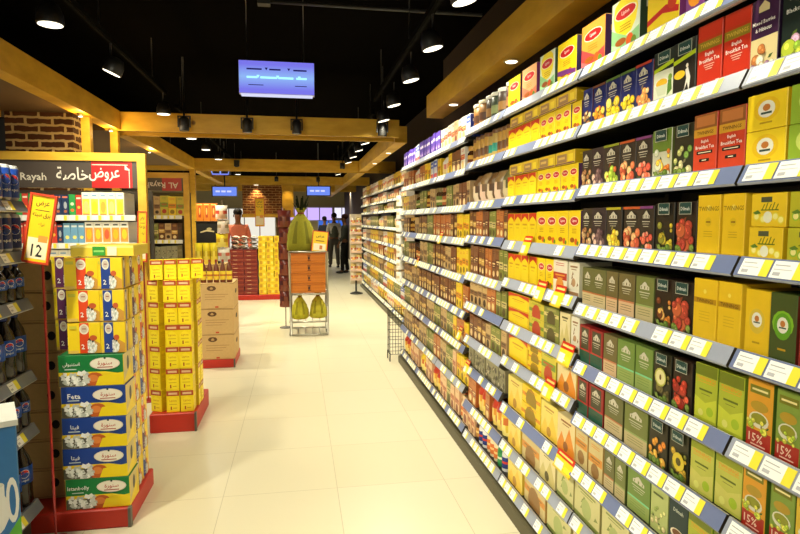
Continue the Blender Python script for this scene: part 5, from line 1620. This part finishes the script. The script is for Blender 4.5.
for k, y in enumerate([7.9, 8.7, 9.6, 10.6, 11.6, 13.2, 14.6]):
    track_lamp(1.0, y, 2.74, 3.0, R(-14), f"far dish spotlight past the cross beam by the far shelving, {ORD[k]} from the near end", 'far dish spotlights on the shelving side', TRACK_W * 1.7, (.8, y, 0))
for k, y in enumerate([.6, 2.4, 3.82, 4.96, 6.75]):
    track_lamp(-1.42, y, 2.75, 3.0, R([0, 0, 0, 24, 0][k]), f"lit dish spotlight on the left track, {['behind the camera', 'out of view overhead', 'large and round above the brick pillar', 'tilted, above the timber beam', 'just before the cross beam'][k]}", 'dish spotlights on the drinks side track', TRACK_W * [2.0, 2.4, 1.55, 1.6, 2.0][k],
               [(-.5, 2.9, .8), (-.6, 3.7, .6), (-.9, 5.3, 1.2), (-2.1, 6.3, .9), (-.8, 6.95, .5)][k], [100, 120, 115, 90, 110][k])
for k, (y, ty) in enumerate([(-1.0, .9), (.0, 1.7), (1.2, 2.6), (1.9, 3.6), (3.1, 5.2)]):  # extra out-of-view lamps, added to brighten the fronts of the wall shelving
    track_lamp(-1.42, y, 2.75, 3.0, R(-32), f"added unseen dish spotlight turned across the aisle to the wall shelving, {ORD[k]} from the rear", 'added spotlights turned across the aisle', TRACK_W * 1.5, (1.15, ty, .75), 72)
for k, y in enumerate([8.6, 9.9, 11.4, 13.4, 15.0]):
    track_lamp(-1.45, y, 2.74, 3.0, 0, f"far dish spotlight past the cross beam on the gondola side, {ORD[k]} from the near end", 'far dish spotlights on the gondola side', TRACK_W * 2.3, (-.8, y, 0), 140)
t = thing('camera_dome', 'small dark box fitting on the second cross beam', 'fitting', (-1.17, 11.9, 2.72))
m = MB(); m.box(-.05, .05, -.04, .04, -.06, .06, BLK); m.build('housing', PAINT, t)
m = MB(); m.lathe([(.03, -.075, (60, 58, 54)), (.04, -.06, (60, 58, 54))], 12); m.build('lens', GLASSY, t)

for k, x in enumerate([-1.24, -.556, .0, 1.0]):
    t = thing('beam_spotlight', f"black cylinder spotlight before the first cross beam, {ORD[k]} from the left", 'spotlight', (x, 6.92, 2.66), 0, 'cylinder spotlights before the cross beam')
    m = MB(); m.tube([(0, 0, .09), (0, 0, .75)], .012, BLK, 8); m.build('stem', PAINT, t)
    m = MB(); m.lathe([(.05, -.06, BLK), (.054, -.055, BLK), (.054, .07, BLK), (.03, .1, BLK)], 16); m.build('body', PAINT, t)
    m = MB(); m.box(-.07, -.056, -.012, .012, -.02, .1, BLK); m.box(.056, .07, -.012, .012, -.02, .1, BLK); m.box(-.07, .07, -.012, .012, .095, .108, BLK); m.build('bracket', PAINT, t)
    m = MB(); m.lathe([(.042, -.062, (130, 126, 110)), (.046, -.0605, (130, 126, 110))], 14); m.build('lens', GLASSY, t)
for k, (x, y) in enumerate([(-.55, 15.9), (.55, 15.9), (.9, 11.87)]):
    t = thing('beam_spotlight', f"tiny dark spotlight on a far cross beam, {['left', 'middle', 'nearest'][k]} of three", 'spotlight', (x, y, 2.7), 0, 'tiny spotlights on the far cross beams')
    m = MB(); m.lathe([(.05, -.06, BLK), (.05, .06, BLK)], 12); m.build('body', PAINT, t)
    m = MB(); m.tube([(0, 0, .05), (0, 0, .7)], .01, BLK, 6); m.build('stem', PAINT, t)
    m = MB(); m.lathe([(.04, -.063, (90, 88, 80)), (.044, -.0605, (90, 88, 80))], 12); m.build('lens', GLASSY, t)
for k, y in enumerate([.9, 2.2, 3.56, 4.94, 8.6, 10.2]):
    t = thing('recessed_downlight', f"small round downlight in the beam over the wall shelving, {ORD[k]} along", 'downlight', (1.335, y, 2.6), 0, 'downlights in the beam over the shelving')
    m = MB(); m.lathe([(.05, -.006, (210, 180, 110)), (.052, -.001, (210, 180, 110))], 18); m.build('ring', PAINT, t)
    m = MB(); m.lathe([(.036, -.009, (250, 240, 210)), (.038, -.0065, (250, 240, 210))], 16); m.build('lens', GLOW, t)
    spot(None, (1.335, y, 2.58), (1.33, y, 1), 9, 120, .9, (1, .76, .4), .03)
for k, (x, y) in enumerate([(-1.91, 5.95), (-1.91, 6.85), (-2.0, 8.9)]):
    t = thing('beam_lamp', f"small warm lamp glowing under the timber beam, {['beside the brick pillar', 'near the cross beam corner', 'past the cross beam'][k]}", 'lamp', (x - .08, y, 2.6), 0, 'small warm lamps under the timber beam')
    m = MB(); m.lathe([(.022, -.03, (60, 50, 30)), (.026, -.02, (60, 50, 30)), (.026, -.0005, (60, 50, 30))], 12); m.build('body', PAINT, t)
    m = MB(); m.lathe([(.016, -.036, (255, 220, 140)), (.02, -.0305, (255, 220, 140))], 12); m.build('lens', GLOW, t)
    l = bpy.data.lights.new('lamp_light', 'POINT'); l.energy = 9; l.color = (1, .62, .2); l.shadow_soft_size = .03
    o = bpy.data.objects.new('lamp_light', l); COL.objects.link(o); o.location = (x - .03, y - .06, 2.53)
t = thing('recessed_downlight', 'small round downlight glowing over the brick wall beyond the stacks', 'downlight', (-1.15, 16.9, 2.6))
m = MB(); m.lathe([(.08, -.004, (210, 180, 110)), (.085, .004, (210, 180, 110))], 18); m.build('ring', PAINT, t)
m = MB(); m.lathe([(.06, -.008, (255, 240, 200)), (.065, -.0045, (255, 240, 200))], 16); m.build('lens', GLOW, t)
spot(None, (-1.15, 16.88, 2.57), (-1.15, 17.05, 1.6), 60, 90, .9, (1, .72, .35), .03)
spot(None, (-.28, 16.9, 2.57), (-.28, 17.1, 1.8), 12, 90, .9, (1, .72, .35), .03)

for k, (x, y) in enumerate([(-2.6, 12.9), (-3.2, 17.5), (-.6, 17.5), (1.4, 17.2), (.3, 20.9), (-2.2, 21.2), (2.0, 23.2), (-.2, 24.0)]):  # lamps added to lift the dim far end of the store
    track_lamp(x, y, 2.78, 3.42, 0, f"small added dish lamp brightening the far end near the checkouts, {ORD[k]} by distance", 'added dish lamps over the checkouts', TRACK_W * 2.6, (x, y, 0), 150)

# lit signs
LILAC = emit('sign_lilac', (156, 140, 246), 1.1)
_nt = LILAC.node_tree
_tc, _sp, _ab, _cr = (_nt.nodes.new(q) for q in ('ShaderNodeTexCoord', 'ShaderNodeSeparateXYZ', 'ShaderNodeMath', 'ShaderNodeValToRGB'))
_ab.operation = 'ABSOLUTE'
_nt.links.new(_tc.outputs['Object'], _sp.inputs[0]); _nt.links.new(_sp.outputs[2], _ab.inputs[0]); _nt.links.new(_ab.outputs[0], _cr.inputs[0])
_cr.color_ramp.elements[0].color = rgb((150, 190, 255)); _cr.color_ramp.elements[1].position = .1; _cr.color_ramp.elements[1].color = rgb((128, 124, 244))
_nt.links.new(_cr.outputs[0], _nt.nodes['Emission'].inputs[0])      # the tube behind the panel shows as a paler band
CYAN = emit('sign_cyan', (150, 226, 255), 2.0)
WHITEL = emit('sign_white', (224, 226, 255), 1.15)
INK = emit('sign_ink', (52, 44, 130), .6)
t = thing('hanging_lit_sign', 'lilac lit aisle sign hanging from the black ceiling', 'sign', (-.155, 5.0, 2.775))
m = MB(); m.box(-.305, .305, -.0, .06, -.135, .13, (200, 196, 220)); m.build('housing', PLASTIC, t)
m = MB(); m.box(-.29, .29, .0, .06, -.148, -.1355, (200, 196, 220)); m.build('bottom_strip', WHITEL, t)
m = MB(); m.box(-.303, .303, -.006, -.0005, -.13, .128, (150, 140, 240)); m.build('lit_panel', LILAC, t)
m = MB()
a = Art(m, (-.303, -.006, -.13), (1, 0, 0), (0, 0, 1), .606, .258)
for u0, u1 in ((.1, .24), (.28, .5), (.52, .72), (.76, .9)): a.rect(u0, .46, u1, .52, (180, 240, 255))
for u in (.25, .51, .8): a.poly([(u - .02, .56), (u + .02, .56), (u, .47)], (180, 240, 255))
m.build('bright_lettering', CYAN, t)
m = MB()
a = Art(m, (-.303, -.006, -.13), (1, 0, 0), (0, 0, 1), .606, .258)
for u0, u1 in ((.1, .3), (.4, .55), (.72, .9)): a.rect(u0, .72, u1, .77, (50, 40, 120))
for u in (.36, .66): a.poly([(u - .02, .8), (u + .02, .8), (u, .71)], (50, 40, 120))
for u0, u1 in ((.12, .32), (.74, .9)): a.rect(u0, .24, u1, .265, (50, 40, 120))
m.build('dark_lettering', INK, t)
for x in (-.24, .22):
    m = MB(); m.tube([(x, .03, .128), (x, .03, .645)], .004, (120, 116, 110), 6); m.build('hanger_rod', STEEL, t)
SCR = emit('screen_blue', (120, 150, 255), 1.1)
for k, (x, y, z, lb) in enumerate([(-1.66, 14.0, 2.27, 'small blue lit screen hanging beside the brick wall'), (.49, 14.0, 2.30, 'small blue lit screen hanging over the middle of the aisle')]):
    t = thing('hanging_screen', lb, 'screen', (x, y, z), 0, 'blue screens hanging in the distance')
    m = MB(); m.box(-.29, .29, 0, .06, -.12, .12, (40, 40, 46)); m.build('bezel', PLASTIC, t)
    m = MB(); m.box(-.265, .265, -.006, -.0005, -.1, .1, (120, 150, 255)); m.build('screen_panel', SCR, t)
    m = MB()
    a = Art(m, (-.265, -.006, -.1), (1, 0, 0), (0, 0, 1), .53, .2)
    for u in (.12, .36, .6): a.rect(u, .4, u + .18, .6, WHITE)
    m.build('screen_lettering', WHITEL, t)
    m = MB(); m.tube([(0, .03, .118), (0, .03, 3.42 - z)], .015, BLK, 8); m.build('hanger_pole', PAINT, t)
t = thing('lantern_sign', 'violet edged hanging sign seen below the second cross beam', 'sign', (-1.62, 13.0, 2.66))
m = MB(); m.box(-.2, .2, 0, .2, -.06, .1, (60, 50, 40)); m.build('housing', PAINT, t)
m = MB(); m.tube([(-.22, -.02, .12), (-.16, -.02, -.075), (.16, -.02, -.075), (.22, -.02, .12)], .018, (150, 130, 240), 6); m.tube([(0, -.02, -.075), (0, -.02, .12)], .018, (150, 130, 240), 6); m.build('lit_edge', LILAC, t)
m = MB(); m.tube([(0, .1, .1), (0, .1, .76)], .012, BLK, 6); m.build('hanger_rod', PAINT, t)

# far end: lit panels over the checkouts
PANELS = [('violet lit panel high on the far end wall above the checkouts', -.7, 1.5, 1.62, 2.16, emit('panel_violet', (200, 174, 246), 1.4)), ('white lit panel beside the violet one on the far end wall', 1.62, 2.9, 1.72, 2.16, emit('panel_white', (226, 222, 246), 1.5)),
          ('blue lit panel low on the far end wall', .9, 2.7, 1.12, 1.6, emit('panel_blue', (70, 120, 230), 1.0)), ('bright white lit board on the far wall behind the cashier', -3.6, -1.0, .4, 2.1, emit('panel_board', (246, 240, 224), 1.15))]
for lb, x0, x1, z0, z1, mt in PANELS:
    t = thing('lit_wall_panel', lb, 'lit panel', ((x0 + x1) / 2, 26.15, (z0 + z1) / 2))
    w, h = (x1 - x0) / 2, (z1 - z0) / 2
    m = MB(); m.box(-w - .04, w + .04, 0, .06, -h - .04, h + .04, (200, 196, 190)); m.build('casing', PAINT, t)
    m = MB(); m.box(-w, w, -.02, -.001, -h, h, (220, 220, 230)); m.build('lit_panel', mt, t)
    n = 4
    m = MB()
    for q in range(n - 1):
        x = -w + 2 * w * (q + 1) / n
        m.box(x - .02, x + .02, -.03, -.021, -h, h, (140, 130, 150))
    m.build('mullion', PAINT, t)
for k, (x, y) in enumerate([(.2, 23.8), (1.45, 24.6), (-2.0, 14.6)]):
    t = thing('checkout_counter', ['grey checkout counter behind the customers', 'grey checkout counter by the far wall corner', 'counter beside the cashier in the salmon shirt'][k], 'counter', (x, y, 0))
    m = MB(); m.cbox(-.5, .5, -.3, .3, 0, .85, (170, 166, 156), .01); m.build('body', PAINT, t)
    m = MB(); m.cbox(-.55, .55, -.35, .35, .852, .89, (90, 86, 80), .008); m.build('worktop', PAINT, t)
    m = MB(); m.cbox(-.14, .14, -.03, .03, 1.0, 1.25, (40, 40, 44), .006); m.tube([(0, 0, .89), (0, 0, 1.02)], .02, (60, 60, 60)); m.build('monitor', PLASTIC, t)


# ================================================================== PEOPLE
def skin(name, verts, edges, radii, col, mat, parent, root=0, sub=1):
    me = bpy.data.meshes.new(name)
    me.from_pydata([tuple(v) for v in verts], edges, [])
    o = bpy.data.objects.new(name, me)
    COL.objects.link(o)
    md = o.modifiers.new('skin', 'SKIN')
    md.use_smooth_shade = True
    for i, r in enumerate(radii):
        q = me.skin_vertices[0].data[i]
        q.radius = r if isinstance(r, tuple) else (r, r)
        q.use_root = (i == root)
    sb = o.modifiers.new('sub', 'SUBSURF'); sb.levels = sb.render_levels = sub
    bpy.context.view_layer.update()
    ev = o.evaluated_get(bpy.context.evaluated_depsgraph_get())
    tm = ev.to_mesh()
    V = [v.co[:] for v in tm.vertices]; F = [tuple(p.vertices) for p in tm.polygons]
    ev.to_mesh_clear()
    bpy.data.objects.remove(o)
    m = MB(); m.mesh_part(V, F, col, True)
    return m.build(name, mat, parent)


def person(loc, rz, H, label, cols, bald=False, arm=(.1, .12), stride=.06):
    """Standing figure facing -Y before turning; H is the height. cols: skin, hair, top, trousers, vest or None."""
    t = thing('person', label, 'person', loc, rz)
    sk, hair, top, trs, vest = cols
    s = H / 1.75
    P = {'pel': (0, 0, .95), 'wai': (0, 0, 1.08), 'che': (0, .01, 1.28), 'nek': (0, .01, 1.45), 'nk2': (0, -.005, 1.52), 'hd1': (0, -.02, 1.6), 'hd2': (0, -.015, 1.68)}
    names = list(P); V = [P[k] for k in names]; Rr = [(.13, .1), (.12, .09), (.145, .1), (.06, .055), (.052, .052), (.078, .09), (.07, .085)]
    E = [(i, i + 1) for i in range(6)]

    def add(p, r, frm):
        V.append(p); Rr.append(r); E.append((frm, len(V) - 1)); return len(V) - 1
    hands = {}
    for sx in (-1, 1):
        f = arm[0 if sx < 0 else 1]
        a = add((sx * .17, .01, 1.40), .052, 2); b = add((sx * .22, .02, 1.13), .04, a); c = add((sx * .23, -f, .92), .03, b); h = add((sx * .225, -f - .03, .84), (.034, .02), c)
        for q in range(4):
            k1 = add((sx * (.225), -f - .055 + .018 * q, .79 - .006 * abs(q - 1.5)), .0095, h)
            add((sx * (.215), -f - .06 + .018 * q, .752 + .008 * abs(q - 1.2)), .008, k1)
        th = add((sx * .2, -f - .065, .83), .0105, h); add((sx * .195, -f - .08, .795), .009, th)
    for sx in (-1, 1):
        a = add((sx * .085, 0, .86), .085, 0); b = add((sx * .095, -.02 - sx * stride * .5, .5), .058, a); c = add((sx * .1, .01 - sx * stride, .09), .04, b); d = add((sx * .105, -.1 - sx * stride, .04), .036, c)
    sc = lambda L: [tuple(x * s for x in p) for p in L]
    rr = lambda L: [tuple(x * s for x in r) if isinstance(r, tuple) else r * s for r in L]
    skin('body', sc(V), E, rr(Rr), sk, CLOTH, t)
    m = MB()
    m.blob((0, -.105 * s, 1.615 * s), (.013 * s, .02 * s, .022 * s), sk, 8, 6); m.build('nose', CLOTH, t)
    for sx in (-1, 1):
        m = MB(); m.blob((sx * .083 * s, 0, 1.62 * s), (.012 * s, .02 * s, .032 * s), sk, 8, 6); m.build('ear', CLOTH, t)
    for sx in (-1, 1):
        m = MB(); m.blob((sx * .03 * s, -.094 * s, 1.645 * s), (.012 * s, .01 * s, .008 * s), (36, 26, 20), 8, 5); m.build('eye', PLASTIC, t)
    m = MB(); m.blob((0, -.098 * s, 1.565 * s), (.026 * s, .01 * s, .007 * s), (130, 66, 56), 8, 5); m.build('mouth', CLOTH, t)
    m = MB(); m.blob((0, .015 * s, 1.69 * s), (.092 * s, .105 * s, .085 * s), hair, 14, 8, .06, 3); m.build('hair', CLOTH, t)
    # clothes follow the body, a little wider
    S = [(0, 0, .93), (0, 0, 1.08), (0, .01, 1.28), (0, .01, 1.42)]; SR = [(.15, .118), (.14, .11), (.163, .12), (.1, .085)]; SE = [(0, 1), (1, 2), (2, 3)]
    for sx in (-1, 1):
        f = arm[0 if sx < 0 else 1]
        i = len(S); S += [(sx * .175, .01, 1.39), (sx * .222, .02, 1.13), (sx * .232, -f * .9, .95)]; SR += [.068, .054, .046]; SE += [(2, i), (i, i + 1), (i + 1, i + 2)]
    skin('shirt', sc(S), SE, rr(SR), top, CLOTH, t)
    S = [(0, 0, 1.0), (0, 0, .9)]; SR = [(.145, .112), (.14, .112)]; SE = [(0, 1)]
    for sx in (-1, 1):
        i = len(S); S += [(sx * .088, 0, .82), (sx * .098, -.02 - sx * stride * .5, .5), (sx * .1, .01 - sx * stride, .07)]; SR += [.1, .077, .062]; SE += [(1, i), (i, i + 1), (i + 1, i + 2)]
    skin('trousers', sc(S), SE, rr(SR), trs, CLOTH, t)
    if vest:
        skin('vest', sc([(0, 0, .92), (0, 0, 1.08), (0, .01, 1.28), (0, .01, 1.4)]), [(0, 1), (1, 2), (2, 3)], rr([(.17, .13), (.155, .122), (.18, .132), (.12, .1)]), vest, CLOTH, t)
    for sx in (-1, 1):
        m = MB(); m.blob((sx * .105 * s, (-.07 - sx * stride) * s, .04 * s), (.05 * s, .13 * s, .04 * s), (26, 22, 20), 12, 6); m.build('shoe', PLASTIC, t)
    return t


person((-1.29, 13.1, 0), R(8), 1.84, 'cashier in a salmon shirt standing behind the maroon packs', ((120, 80, 56), (30, 24, 22), (206, 112, 84), (50, 46, 50), None), arm=(.2, .24))
person((1.2, 19.8, 0), PI + R(10), 1.84, 'man in a grey vest and white sleeves walking away towards the checkouts', ((130, 90, 66), (34, 22, 20), (226, 222, 214), (84, 80, 74), (88, 90, 78)), stride=.12)
person((.98, 22.0, 0), PI - R(20), 1.74, 'person in a dark jacket standing ahead of the man in the vest', ((120, 84, 62), (26, 20, 20), (40, 42, 52), (44, 42, 44), None))
person((1.38, 17.6, 0), PI + R(75), 1.78, 'person in dark grey beside the snack stand, partly hidden by it', ((120, 84, 62), (48, 22, 20), (66, 70, 66), (26, 26, 24), None))
